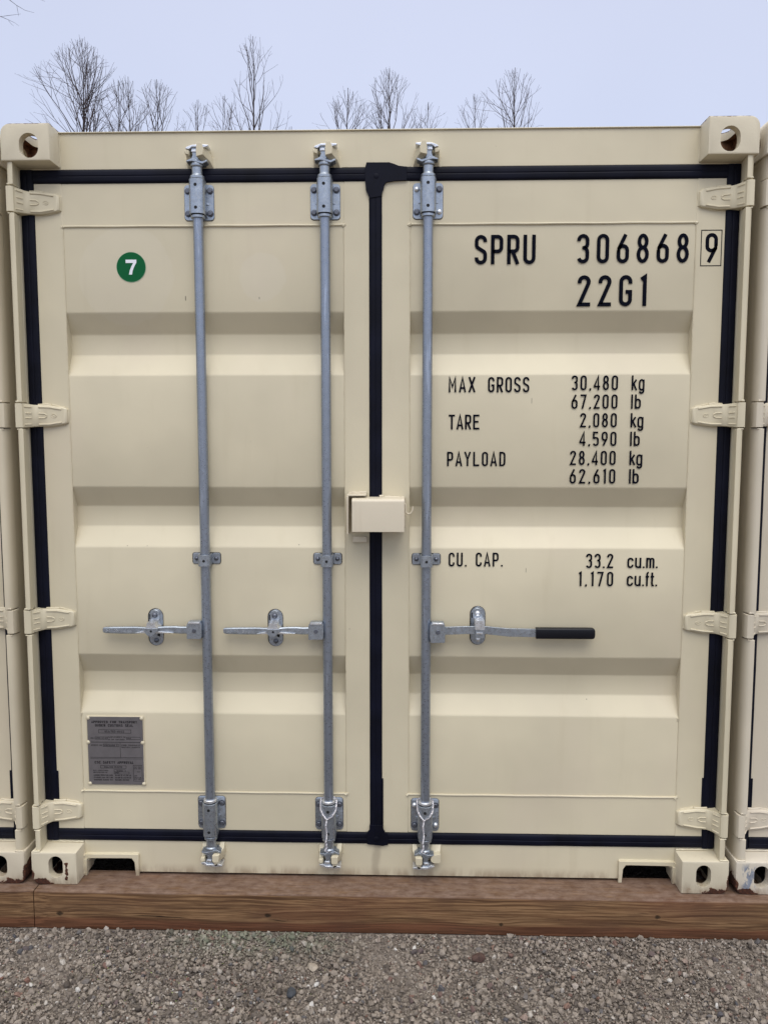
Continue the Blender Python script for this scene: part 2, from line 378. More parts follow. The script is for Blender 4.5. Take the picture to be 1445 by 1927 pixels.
# ------------------------------------------------------------------ stroke lettering
def arc(cx, cy, rx, ry, a0, a1, n=9):
    return [(cx+rx*cos(radians(a0+(a1-a0)*i/n)), cy+ry*sin(radians(a0+(a1-a0)*i/n))) for i in range(n+1)]
def glyphs():
    # centre-line strokes for a condensed face; height 1, stroke half width q, width w
    G = {}; q = .06; w = .42; l = q; r = w-q; c = w/2; b = q; t = 1-q; R = (r-l)/2
    def ring(y0, y1): return arc(c, y1-R, R, R, 0, 180)+arc(c, y0+R, R, R, 180, 360)
    G['0'] = G['O'] = [ring(b, t)+[(r, t-R)]]
    G['C'] = [arc(c, t-R, R, R, 0, 180)+arc(c, b+R, R, R, 180, 360)]
    G['C'] = [[(r, .70)]+G['C'][0]+[(r, .30)]]
    G['G'] = [[(r, .72)]+arc(c, t-R, R, R, 0, 180)+arc(c, b+R, R, R, 180, 360)+[(r, .46), (c, .46)]]
    G['S'] = [[(r, .76)]+arc(c, t-R, R, R, 0, 180)+[(l, .70)]+arc(c, .66, R, .13, 180, 240, 4)+arc(c, .34, R, .13, 60, 0, 4)+[(r, .30)]+arc(c, b+R, R, R, 0, -180)+[(l, .24)]]
    G['P'] = [[(l, 0), (l, t)]+[(c, t)]+arc(r-.13, t-.13, .13, .13, 90, 0, 5)+arc(r-.13, .44+.13, .13, .13, 0, -90, 5)+[(l, .44)]]
    G['R'] = [G['P'][0], [(c-.02, .44), (r+.01, 0)]]
    G['B'] = [[(l, b), (l, t)]+arc(r-.14, t-.11, .12, .11, 90, -90, 6)+[(l, .52)], [(l, .52)]+arc(r-.12, b+.23, .12, .23, 90, -90, 6)+[(l, b)]]
    G['D'] = [[(l, b), (l, t)]+arc(r-.15, t-.18, .15, .18, 90, 0, 6)+arc(r-.15, b+.18, .15, .18, 0, -90, 6)+[(l, b)]]
    G['U'] = [[(l, 1)]+arc(c, b+R, R, R, 180, 360)+[(r, 1)]]
    G['J'] = [[(l, .26)]+arc(c, b+R, R, R, 180, 360)+[(r, 1)]]
    G['L'] = [[(l, 1), (l, b), (w, b)]]
    G['E'] = [[(w, t), (l, t), (l, b), (w, b)], [(l, .52), (r, .52)]]
    G['F'] = [[(w, t), (l, t), (l, 0)], [(l, .52), (r, .52)]]
    G['T'] = [[(0, t), (w, t)], [(c, t), (c, 0)]]
    G['I'] = [[(q, 0), (q, 1)]]
    G['H'] = [[(l, 0), (l, 1)], [(r, 0), (r, 1)], [(l, .52), (r, .52)]]
    G['A'] = [[(.03, 0), (c, 1-q*.6), (w-.03, 0)], [(.10, .28), (w-.10, .28)]]
    G['V'] = [[(.03, 1), (c, q*.6), (w-.03, 1)]]
    G['M'] = [[(l, 0), (l, .97), (.25, .35), (.44, .97), (.44, 0)]]
    G['N'] = [[(l, 0), (l, .97), (r, .03), (r, 1)]]
    G['W'] = [[(.04, 1), (.15, .05), (.25, .8), (.35, .05), (.46, 1)]]
    G['X'] = [[(.03, 0), (w-.03, 1)], [(.03, 1), (w-.03, 0)]]
    G['Y'] = [[(.03, 1), (c, .48), (w-.03, 1)], [(c, .48), (c, 0)]]
    G['K'] = [[(l, 0), (l, 1)], [(r+.02, 1), (l, .40)], [(.17, .54), (r+.03, 0)]]
    G['Q'] = [ring(b, t)+[(r, t-R)], [(c, .2), (w, 0)]]
    G['Z'] = [[(l, t), (r, t), (l, b), (r, b)]]
    G['1'] = [[(.03, .86), (.15, t), (.15, 0)]]
    G['2'] = [[(l, .74)]+arc(c, t-R, R, R, 175, -20, 9)+[(l+.01, b+.02), (l, b), (w, b)]]
    G['3'] = [[(l, .76)]+arc(c, t-R, R, R, 165, 0, 8)+[(r, .66)]+arc(c+.01, .66, R-.01, .13, 0, -80, 5)+arc(c+.01, .38, R-.01, .15, 80, 0, 5)+[(r, .30)]+arc(c, b+R, R, R, 0, -165, 8)]
    G['4'] = [[(.30, 0), (.30, .96), (.04, .27), (.05, .24), (w, .24)]]
    G['5'] = [[(r, t), (l, t), (l, .55)]+arc(c, .43, R, R, 130, 0, 6)+arc(c, b+R, R, R, 0, -165, 8)]
    G['6'] = [[(.30, .98), (l+.01, .50)]+arc(c, .44, R, R, 175, 0, 7)+arc(c, b+R, R, R, 0, -180, 9)+[(l, .44)]]
    G['9'] = [[(.12, .02), (r-.01, .50)]+arc(c, .56, R, R, -5, -180, 7)+arc(c, t-R, R, R, 180, 0, 9)+[(r, .56)]]
    G['7'] = [[(0, t), (r, t), (.14, 0)]]
    G['8'] = [arc(c, .735, .128, .205, -90, 270, 16), arc(c, .295, .150, .235, 90, 450, 16)]
    G['8x'] = [arc(c, t-R*.95, R*.93, R*.95, -25, 205, 9)+arc(c, b+R+.13, R, .19, 142, 180, 3)+arc(c, b+R, R, R, 180, 360, 9)+arc(c, b+R+.13, R, .19, 0, 38, 3)+[arc(c, t-R*.95, R*.93, R*.95, -25, 205, 9)[0]]]
    G['.'] = [[(q, 0), (q, .12)]]
    G[','] = [[(.09, .13), (.03, -.03)]]
    G["'"] = [[(q, .8), (q, 1)]]
    G['/'] = [[(0, 0), (.3, 1)]]
    G['-'] = [[(.02, .45), (.26, .45)]]
    G['k'] = [[(l, 0), (l, 1)], [(r-.02, .72), (l, .30)], [(.15, .44), (r, 0)]]
    G['l'] = [[(q, 0), (q, 1)]]
    G['b'] = [[(l, 0), (l, 1)], arc(c, .50, R, R, 180, 0, 7)+arc(c, b+R, R, R, 0, -180, 7)]
    G['g'] = [arc(c, .54, R, R, 0, 180, 7)+arc(c, .18, R, R, 180, 360, 7), [(r, .72), (r, -.02)]+arc(c, -.04, R, R, 0, -165, 7)]
    G['c'] = [[(r, .50)]+arc(c, .72-q-R, R, R, 0, 180, 7)+arc(c, b+R, R, R, 180, 360, 7)+[(r, .24)]]
    G['u'] = [[(l, .72)]+arc(c, b+R, R, R, 180, 330, 7), [(r, .72), (r, 0)]]
    G['m'] = [[(l, 0), (l, .72)], arc(.17, .55, .11, .11, 180, 0, 7)+[(.28, 0)], arc(.39, .55, .11, .11, 180, 0, 7)+[(.50, 0)]]
    G['f'] = [[(.10, 0), (.10, .82)]+arc(.19, .82, .09, .12, 180, 80, 4), [(0, .66), (.23, .66)]]
    G['t'] = [[(.11, .95), (.11, .12)]+arc(.18, .13, .07, .08, 180, 270, 4)+[(.24, .05)], [(0, .66), (.24, .66)]]
    return G
GL = glyphs()
WD = {'M': .50, 'W': .50, 'm': .56, '1': .21, '.': .12, ',': .12, 'l': .12, 'I': .12, "'": .12, '/': .3, '-': .28, 'f': .23, 't': .24, ' ': .42}
def gw(ch): return WD.get(ch, .42)
def ribbon(mb, pts, hw, P):
    pts = [Vector(p) for p in pts]; pts = [p for i, p in enumerate(pts) if i == 0 or (p-pts[i-1]).length > 1e-5]
    n = len(pts); L = []; Rr = []
    if n < 2: return
    closed = (pts[0]-pts[-1]).length < 1e-4
    for i, p in enumerate(pts):
        if closed and i in (0, n-1): a = (pts[-1]-pts[-2]).normalized(); b = (pts[1]-pts[0]).normalized()
        else:
            a = (p-pts[i-1]).normalized() if i else (pts[1]-p).normalized()
            b = (pts[i+1]-p).normalized() if i < n-1 else a
        t = a+b
        if t.length < 1e-4: t = a
        t.normalize(); nr = Vector((-t.y, t.x)); k = max(.45, nr.dot(Vector((-a.y, a.x))))
        L.append(p+nr*hw/k); Rr.append(p-nr*hw/k)
    vs = [P(q) for q in L]+[P(q) for q in Rr]
    mb.add(vs, [(i, n+i, n+i+1, i+1) for i in range(n-1)])
def text(mb, s, x0, x1, z, h, y, hw=.06, wide=False):
    ws = [gw(c) for c in s]; n = len(s)
    gap = ((x1-x0)/h-sum(ws))/(n-1) if n > 1 else 0
    sx = 1
    if (gap < .04 or wide) and n > 1: gap = .16 if wide else .10; sx = (x1-x0)/h/(sum(ws)+gap*(n-1))
    cx = 0; k = 0
    if n == 1: sx = (x1-x0)/h/ws[0]
    for ch, w in zip(s, ws):
        for st in GL.get(ch, []):
            k += 1
            ribbon(mb, st, hw, lambda p, cx=cx, k=k: (x0+(cx+p.x)*h*sx, y-(k % 5)*.00006, z+p.y*h))
        cx += w+gap

# ------------------------------------------------------------------ ground
def ground():
    mb = MB(); xs = [-400, -60, -12, -4, 0, 4, 12, 60, 400]
    mb.add([(x, y, -.139) for x in xs for y in xs], [(i*9+j, (i+1)*9+j, (i+1)*9+j+1, i*9+j+1) for i in range(8) for j in range(8)])
    o = mb.build('ground', GROUND, recalc=False); tag(o, kind='structure')
ground()

def stones(name, count, x0, x1, y0, y1, rlo, rhi, sub, seed, mat, power=2.5, flat=(.45, .9), sink=.35):
    rng = np.random.default_rng(seed)
    if sub:
        p = (1+5**.5)/2
        base = np.array([(-1, p, 0), (1, p, 0), (-1, -p, 0), (1, -p, 0), (0, -1, p), (0, 1, p), (0, -1, -p), (0, 1, -p), (p, 0, -1), (p, 0, 1), (-p, 0, -1), (-p, 0, 1)], float)
        base /= np.linalg.norm(base[0])
        F = np.array([(0, 11, 5), (0, 5, 1), (0, 1, 7), (0, 7, 10), (0, 10, 11), (1, 5, 9), (5, 11, 4), (11, 10, 2), (10, 7, 6), (7, 1, 8), (3, 9, 4), (3, 4, 2), (3, 2, 6), (3, 6, 8), (3, 8, 9), (4, 9, 5), (2, 4, 11), (6, 2, 10), (8, 6, 7), (9, 8, 1)])
    else:
        base = np.array([(1, 0, 0), (-1, 0, 0), (0, 1, 0), (0, -1, 0), (0, 0, 1), (0, 0, -1)], float)
        F = np.array([(0, 2, 4), (2, 1, 4), (1, 3, 4), (3, 0, 4), (2, 0, 5), (1, 2, 5), (3, 1, 5), (0, 3, 5)])
    nv = len(base)
    r = rlo+(rhi-rlo)*rng.random(count)**power
    sc = np.stack([np.ones(count), rng.uniform(.55, 1, count), rng.uniform(*flat, count)], 1)*r[:, None]
    V = base[None]*(1+rng.uniform(-.28, .28, (count, nv, 1)))+rng.uniform(-.16, .16, (count, nv, 3))
    V = V*sc[:, None, :]
    q = rng.normal(size=(count, 4)); q[:, 1:3] *= .45; q /= np.linalg.norm(q, axis=1)[:, None]
    w, x, y, z = q.T
    Rm = np.stack([1-2*(y*y+z*z), 2*(x*y-z*w), 2*(x*z+y*w), 2*(x*y+z*w), 1-2*(x*x+z*z), 2*(y*z-x*w), 2*(x*z-y*w), 2*(y*z+x*w), 1-2*(x*x+y*y)], 1).reshape(-1, 3, 3)
    V = np.einsum('nij,nvj->nvi', Rm, V)
    px = rng.uniform(x0, x1, count); py = rng.uniform(y0, y1, count)
    hgt = .0035*np.sin(px*5.1+1)*np.sin(py*7.3)+.002*np.sin(px*17+py*11)
    pz = -.137+hgt+r*sc[:, 2]/r*(1-sink*rng.random(count))
    keep = py < -.043-r*.9
    V += np.stack([px, py, pz], 1)[:, None, :]; V = V[keep]; c = len(V)
    me = bpy.data.meshes.new(name); me.vertices.add(c*nv); me.vertices.foreach_set('co', V.reshape(-1))
    nf = len(F); me.loops.add(c*nf*3); me.polygons.add(c*nf)
    idx = (F[None]+(np.arange(c)*nv)[:, None, None]).reshape(-1)
    me.loops.foreach_set('vertex_index', idx.astype(np.int32)); me.polygons.foreach_set('loop_start', np.arange(0, c*nf*3, 3, dtype=np.int32))
    me.polygons.foreach_set('loop_total', np.full(c*nf, 3, np.int32))
    me.polygons.foreach_set('use_smooth', [False]*(c*nf)); me.update(calc_edges=True); me.validate(); me.materials.append(mat)
    o = bpy.data.objects.new(name, me); COL.objects.link(o)
    return o
g1 = stones('fine_gravel', 75000, -1.9, 1.9, -.75, -.04, .0016, .0062, False, 1, STONE, 1.6)
tag(g1, 'fine grey brown crushed gravel spread before the timber sill', 'gravel', kind='stuff')
g2 = stones('coarse_gravel', 15000, -1.9, 1.9, -.75, -.04, .0038, .0125, True, 2, STONE, 3.2)
tag(g2, 'coarser grey brown angular stones among the fine gravel', 'gravel', kind='stuff')
g4 = stones('surrounding_gravel', 60000, -4, 4, -3.2, -.75, .004, .015, False, 4, STONE, 2.5)
tag(g4, 'gravel yard stretching away in front of the containers', 'gravel', kind='stuff')
g5 = stones('side_gravel', 16000, 1.9, 4, -.75, -.04, .003, .012, False, 5, STONE, 2.2)
g5b = stones('side_gravel', 16000, -4, -1.9, -.75, -.04, .003, .012, False, 6, STONE, 2.2)
tag(g5, 'gravel before the container on the right', 'gravel', kind='stuff'); tag(g5b, 'gravel before the container on the left', 'gravel', kind='stuff')
fl = stones('pale_flecks', 420, -1.15, -.15, -.42, -.05, .0012, .0030, False, 9, FLECK, 1.5, (.2, .5), 0)
tag(fl, 'tiny yellow green chips scattered among the gravel', 'flecks', kind='stuff')

def big_stone(loc, rx, ry, rz, seed, name, mat, label):
    bm = bmesh.new(); bmesh.ops.create_icosphere(bm, subdivisions=3, radius=1)
    rd = random.Random(seed); dirs = [(Vector([rd.gauss(0, 1) for _ in range(3)]).normalized(), rd.uniform(.62, .9)) for _ in range(9)]
    for v in bm.verts:
        for d, k in dirs:
            s = v.co.dot(d)
            if s > k: v.co -= d*(s-k)
        v.co = Vector((v.co.x*rx, v.co.y*ry, v.co.z*rz))*(1+rd.uniform(-.02, .02))
    me = bpy.data.meshes.new(name); bm.to_mesh(me); bm.free(); me.materials.append(mat)
    o = bpy.data.objects.new(name, me); COL.objects.link(o); o.location = loc; o.rotation_euler = (0, 0, rd.uniform(0, 6))
    tag(o, label, 'stone')
big_stone((.342, -.172, -.128), .025, .019, .014, 3, 'stone', BROWNROCK, 'dark reddish brown stone, biggest one, lying below the middle of the right door')
big_stone((-.196, -.232, -.129), .016, .021, .012, 5, 'stone', simple('pale_rock', (.33, .28, .22), .85, nscale=70, namp=.2), 'pale beige stone lying in front of the rubber joint between doors')
big_stone((-.25, -.35, -.129), .021, .016, .012, 8, 'stone', simple('slate_rock', (.045, .05, .058), .8, nscale=70, namp=.3), 'dark blue grey stone near the bottom edge, left of centre')

# ------------------------------------------------------------------ timbers
def timber(name, x0, x1, label, seed):
    rd = random.Random(seed); r = .009; sec = rrect(-.040, .102, -.1395, 0, [.006, .006, .006, r], 5)
    n = int((x1-x0)/.06); rings = []
    for i in range(n+1):
        x = x0+(x1-x0)*i/n
        e = .004 if i in (0, n) else 0
        dy = .0012*sin(x*3.1+seed)+rd.uniform(-.0004, .0004); dz = .0008*sin(x*2.3+seed*2)
        rings.append([(x, y+dy+(e if y < 0 else -e), min(z+(-e if z > -.05 else 0)+dz, -.0003)) for y, z in sec])
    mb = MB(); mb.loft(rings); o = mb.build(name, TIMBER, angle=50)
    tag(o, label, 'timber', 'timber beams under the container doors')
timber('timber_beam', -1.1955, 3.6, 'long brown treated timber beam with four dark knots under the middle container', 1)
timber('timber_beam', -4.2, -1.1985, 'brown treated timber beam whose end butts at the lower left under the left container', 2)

# ------------------------------------------------------------------ container
HZ = (2.357, 1.650, .942, .240)        # hinge heights
TOPZ, BOTZ = 2.4225, .170              # door opening

def boolean(base, cutters):
    for c in cutters:
        m = base.modifiers.new('cut', 'BOOLEAN'); m.operation = 'DIFFERENCE'; m.object = c; m.solver = 'EXACT'
    dg = bpy.context.evaluated_depsgraph_get(); me = bpy.data.meshes.new_from_object(base.evaluated_get(dg))
    base.modifiers.clear(); old = base.data; base.data = me; me.name = old.name
    for c in cutters:
        d = c.data; bpy.data.objects.remove(c); bpy.data.meshes.remove(d)
    me.polygons.foreach_set('use_smooth', [True]*len(me.polygons)); me.set_sharp_from_angle(angle=radians(28))

def corner_casting(parent, sx, top, mats, y0=0.0, dy=.178):
    z0, z1 = (2.473, 2.591) if top else (0, .118)
    x0, x1 = 1.057, 1.219
    ro = .032 if top else .030
    rr = [.002, .002, ro, .002] if top else [.002, ro, .002, .002]
    pts = [(sx*x, z) for x, z in rrect(x0, x1, z0, z1, rr, 7)]
    # softened front edge: three rings inset
    cx, cz = sx*(x0+x1)/2, (z0+z1)/2
    def inset(d): return [(cx+(p[0]-cx)*(1-d/.081), cz+(p[1]-cz)*(1-d/.059)) for p in pts]
    def ring(d, y): return [(a, y, b) for a, b in inset(d)]
    rs = [ring(.0045, y0), ring(.0015, y0+.0012), ring(0, y0+.0045), ring(0, y0+dy-.004), ring(.004, y0+dy)]
    mb = MB(); mb.loft(rs); o = mb.build('corner_casting', mats, parent)
    mats2 = mats
    cut = []
    c = MB(); c.mi = 1 if top else 2; c.box(sx*1.086, sx*1.191, y0+.029, y0+dy-.029, z0+.0265, z1-.0265); cut.append(c.build('cutter', mats2, parent))
    hw, hh = (.0315, .0395) if top else (.0255, .040); hx = sx*(1.126 if top else 1.1315); hz = (2.5205 if top else .0645)
    c = MB(); c.prism(stadium(hx, hz, hw, hh, 12), 'y', y0-.02, y0+.05); cut.append(c.build('cutter', mats2, parent))
    c = MB(); c.prism([(y0+dy/2+a, b) for a, b in rrect(-.0395, .0395, hz-.0255, hz+.0255, .024, 6)], 'x', sx*1.17, sx*1.25); cut.append(c.build('cutter', mats2, parent))
    zz = (z1-.05, z1+.02) if top else (z0-.02, z0+.05)
    c = MB(); c.prism([(sx*1.138+a, y0+dy/2+b) for a, b in rrect(-.032, .032, -.062, .062, .03, 6)], 'z', *zz); cut.append(c.build('cutter', mats2, parent))
    boolean(o, cut)
    return o

def hinge(parent, sx, zc, mat):
    mb = MB(); rd = random.Random(int(zc*1000)+sx)
    # knuckle
    kp = [(1.2165, .030), (1.2160, .018), (1.2120, .010), (1.204, .007), (1.195, .0078), (1.189, .012), (1.186, .022), (1.186, .045), (1.2165, .045)]
    mb.prism([(sx*x, y) for x, y in kp], 'z', zc-.0405, zc+.0405)
    # blade
    st = [(1.190, .014, .0400, 0), (1.180, .030, .0385, 0), (1.170, .046, .0372, .0), (1.160, .055, .0368, 0), (1.120, .061, .0366, 0), (1.072, .0628, .0290, 0), (1.063, .0632, .0262, 0), (1.0595, .0655, .0225, 0)]
    rings = []
    for x, y, h, _ in st:
        rings.append([(sx*x, y+.003, zc-h), (sx*x, y, zc-h+.004), (sx*x, y, zc+h-.004), (sx*x, y+.003, zc+h), (sx*x, max(y+.012, .0755), zc+h), (sx*x, max(y+.012, .0755), zc-h)])
    mb.loft(rings)
    def yy(x):
        for (a, ya, _, _), (b, yb, _, _) in zip(st, st[1:]):
            if b <= x <= a: return ya+(yb-ya)*(a-x)/(a-b)
        return .063
    for sg in (1, -1):
        mb.tube([(sx*x, yy(x)-.0004, zc+sg*h) for x, h in ((1.154, .0295), (1.120, .0290), (1.078, .0222))], .0028, 8)
        mb.tube([(sx*x, yy(x)-.0004, zc+sg*h) for x, h in ((1.186, .030), (1.172, .029))], .0024, 8)
        mb.tube([(sx*x, yy(x)-.0004, zc+sg*h) for x, h in ((1.184, .008), (1.172, .008))], .0022, 8)
    mb.tube([(sx*x, yy(x)-.0003, zc+h) for x, h in ((1.154, .008), (1.136, .0075), (1.128, .003), (1.128, -.003), (1.136, -.0075), (1.154, -.008))], .0022, 8)
    mb.tube([(sx*(1.104+.009*cos(a)), yy(1.104)-.0002, zc+.0058*sin(a)) for a in [i*2*pi/16 for i in range(16)]], .0012, 8, closed=True)
    mb.tube([(sx*1.100, yy(1.1)-.0004, zc-.001), (sx*1.108, yy(1.108)-.0004, zc+.001)], .0012, 8)
    # weld blobs along the upper edge and the tip
    weld(mb, (sx*1.16, .068, zc+.0385), (sx*1.115, .070, zc+.038), .0042, zc*7)
    weld(mb, (sx*1.059, .0735, zc-.024), (sx*1.059, .0735, zc+.024), .003, zc*9)
    weld(mb, (sx*1.07, .0735, zc+.029), (sx*1.115, .0735, zc+.038), .0028, zc*5)
    weld(mb, (sx*1.07, .0735, zc-.029), (sx*1.115, .0735, zc-.038), .0028, zc*3)
    o = mb.build('hinge', mat, parent, bevel=.0010); o.modifiers[0].angle_limit = radians(52); return o

def gasket_strip(mb, a0, a1, b0, b1, vertical):
    # ribbed rubber strip: a = across, b = along
    prof = [(0, .084), (.0, .074), (.07, .0705), (.20, .0690), (.44, .0690), (.47, .0702), (.53, .0702), (.56, .0690), (.80, .0690), (.93, .0705), (1, .074), (1, .084)]
    n = max(2, int(abs(b1-b0)/.08)); rings = []
    rd = random.Random(int((a0+b0)*1000))
    for i in range(n+1):
        b = b0+(b1-b0)*i/n; j = rd.uniform(-.0006, .0006)
        rings.append([((a0+(a1-a0)*t+j, y, b) if vertical else (b, y, a0+(a1-a0)*t+j)) for t, y in prof])
    mb.loft(rings)

def door(parent, sx, xin, mat):
    """sx side, xin = x of the free edge next to the centre joint (absolute)"""
    xo = sx*1.1487
    pin = -.1075 if sx < 0 else .1115          # inner edge of sheet
    po = sx*1.0553
    d = MB()
    ya, yb = .075, .118
    # stiles and rails butted end to end
    d.box(xo, po, ya, yb, BOTZ, TOPZ-.0)       # hinge stile
    d.box(pin, xin, ya, yb, BOTZ, TOPZ)
    d.box(po+(-sx)*.0003, pin+sx*.0003, ya+.0008, yb, 2.281, TOPZ-.0004)
    d.box(po+(-sx)*.0003, pin+sx*.0003, ya+.0008, yb, BOTZ+.0004, .3125)
    # corrugated sheet
    zs = [(.3128, .0768)]
    for a, b_, c, e in ((.601, .669, .741, .813), (1.196, 1.266, 1.337, 1.406), (1.788, 1.859, 1.929, 1.998)):
        for (za, zb, y0, y1) in ((a, b_, .0768, .1135), (c, e, .1135, .0768)):
            zs += [(za-.004, y0), (za+.001, y0+(y1-y0)*.03), (za+.005, y0+(y1-y0)*.10), (zb-.005, y1-(y1-y0)*.10), (zb-.001, y1-(y1-y0)*.03), (zb+.004, y1)]
    zs.append((2.2807, .0768))
    zs.sort()
    xa, xb = sorted((po, pin)); nx = 14
    rd = random.Random(5+sx)
    vs = []; m = len(zs)
    for i in range(nx+1):
        x = xa+(xb-xa)*i/nx
        for z, y in zs:
            vs.append((x, y+.0009*sin(x*6+z*2)*sin(pi*i/nx), z+.0006*sin(x*5+z*9)*(1 if .32 < z < 2.27 else 0)))
    d.add(vs, [(i*m+j, (i+1)*m+j, (i+1)*m+j+1, i*m+j+1) for i in range(nx) for j in range(m-1)])
    n0 = len(d.v)
    o = d.build('door', mat, parent, bevel=.0011, angle=24)
    w = MB()
    for z in (2.2825, .3118):
        w.tube([(xa-.004+(xb-xa+.008)*i/20, .0752, z+.0005*sin(i*1.3)) for i in range(21)], .0036, 8)
        for xx in (xa, xb): weld(w, (xx-.004, .0755, z-.004), (xx+.004, .0755, z+.003), .0052, xx+z, .004)
    for xx in (po, pin):
        weld(w, (xx, .0756, .315), (xx, .0756, 2.278), .0019, xx*3, .011, 5)
        weld(w, (xx, .0765, 2.288), (xx, .0765, TOPZ-.006), .0013, xx*5, .011, 5)
        weld(w, (xx, .0765, BOTZ+.006), (xx, .0765, .306), .0013, xx*4, .011, 5)
    weld(w, (po-sx*.003, .0775, .60), (po-sx*.004, .079, .585), .004, 3, .005)
    w.build('weld_seam', mat, o)
    g = MB()
    xg = sx*1.1935
    ga, gb = (xo, xg) if sx > 0 else (xg, xo)
    gasket_strip(g, ga, gb, .1275, 2.4668, True)
    e0, e1 = sorted((xo, xin))
    gasket_strip(g, TOPZ, 2.4668, e0, e1, False)
    gasket_strip(g, .1275, BOTZ, e0, e1, False)
    g.box(sx*1.1425, sx*1.1495, .0722, .078, .20, .385)        # thicker lower end of the side seal
    if sx < 0:
        gasket_strip(g, -.0242, .0186, .1275, 2.4668, True)
        g.box(.0186, .0232, .0722, .078, .175, .37)
        g.prism([(-.032, 2.4805), (.043, 2.4800), (.060, 2.4745), (.074, 2.4690), (.090, 2.4668), (.1015, 2.4662), (.1015, 2.4232), (.060, 2.4205), (.034, 2.4165), (.0275, 2.4100), (.0245, 2.395), (.0190, 2.382), (.0165, 2.372), (-.0215, 2.366), (-.0265, 2.376), (-.034, 2.392), (-.0365, 2.420), (-.0385, 2.458)], 'y', .0668, .0735)
        g.prism([(-.030, .128), (.022, .1235), (.040, .1275), (.040, .168), (.030, .172), (.0235, .185), (.0225, .20), (-.0255, .20), (-.0265, .180), (-.035, .1715), (-.035, .130)], 'y', .0660, .0735)
        g.lathe((0, .0670, 2.437), [(0, .009), (-.001, .0085), (-.002, .004)], 14, 'y')
        g.lathe((-.002, .0662, .148), [(0, .010), (-.001, .0095), (-.002, .004)], 14, 'y')
    g.build('door_gasket', RUBBER, o, bevel=.0008)
    for z in HZ: hinge(o, sx, z, mat)
    return o

def settle(mb, X0):
    def g(y): return y+.0195 if y <= .05 else .0695+(y-.05)*(.005/.0245) if y < .0745 else y
    out_ = []
    fixed = {}
    for a, yb in mb.seat:
        for i in range(a, a+80):
            if i < len(mb.v) and yb-.0090 <= mb.v[i][1] <= yb+.0001 and (mb.v[i][0]-mb.v[a][0])**2+(mb.v[i][2]-mb.v[a][2])**2 < .0006: fixed[i] = yb
    for i, (x, y, z) in enumerate(mb.v):
        yg = g(fixed[i])+(y-fixed[i]) if i in fixed else g(y)
        f = (yg+2.619)/(y+2.619); out_.append((X0+(x-X0)*f, yg, 1.57+(z-1.57)*f))
    mb.v = out_
    return mb

def cam(mb, x, z, up, s):
    """cast locking cam: z start of neck, up=+-1, s=side of the large keeper; material slots 0 cast, 1 shiny"""
    Y = .035
    L = lambda prof: mb.lathe((x, Y, z), [(t*up, r) for t, r in prof], 22)
    L([(0, .0190), (.003, .0236), (.012, .0236), (.016, .0180), (.017, .0170), (.040, .0170)])
    L([(.040, .0175), (.044, .0205), (.050, .0205), (.056, .0160), (.064, .0150)])
    def zz(t): return z+t*up
    # central web
    mb.prism([(x-s*.0165, zz(.058)), (x+s*.010, zz(.060)), (x+s*.006, zz(.072)), (x+s*.007, zz(.094)), (x+s*.013, zz(.104)), (x-s*.018, zz(.104)), (x-s*.013, zz(.090)), (x-s*.010, zz(.076))], 'y', .018, .050)
    # lower flange (bird's wing) and upper flange
    mb.prism([(x-s*.031, zz(.054)), (x-s*.030, zz(.058)), (x-s*.012, zz(.066)), (x+s*.004, zz(.060)), (x+s*.022, zz(.055)), (x+s*.038, zz(.060)), (x+s*.037, zz(.054)), (x+s*.022, zz(.047)), (x+s*.004, zz(.052)), (x-s*.012, zz(.056))], 'y', .016, .056)
    mb.mi = 1
    mb.prism([(x-s*.033, zz(.094)), (x-s*.026, zz(.100)), (x-s*.008, zz(.106)), (x+s*.024, zz(.107)), (x+s*.043, zz(.105)), (x+s*.041, zz(.100)), (x+s*.024, zz(.096)), (x+s*.016, zz(.099)), (x-s*.010, zz(.099)), (x-s*.020, zz(.091))], 'y', .012, .054)
    mb.prism([(x-s*.014, zz(.084)), (x+s*.004, zz(.084)), (x+s*.002, zz(.092)), (x-s*.012, zz(.092))], 'y', .0145, .020)
    mb.mi = 0

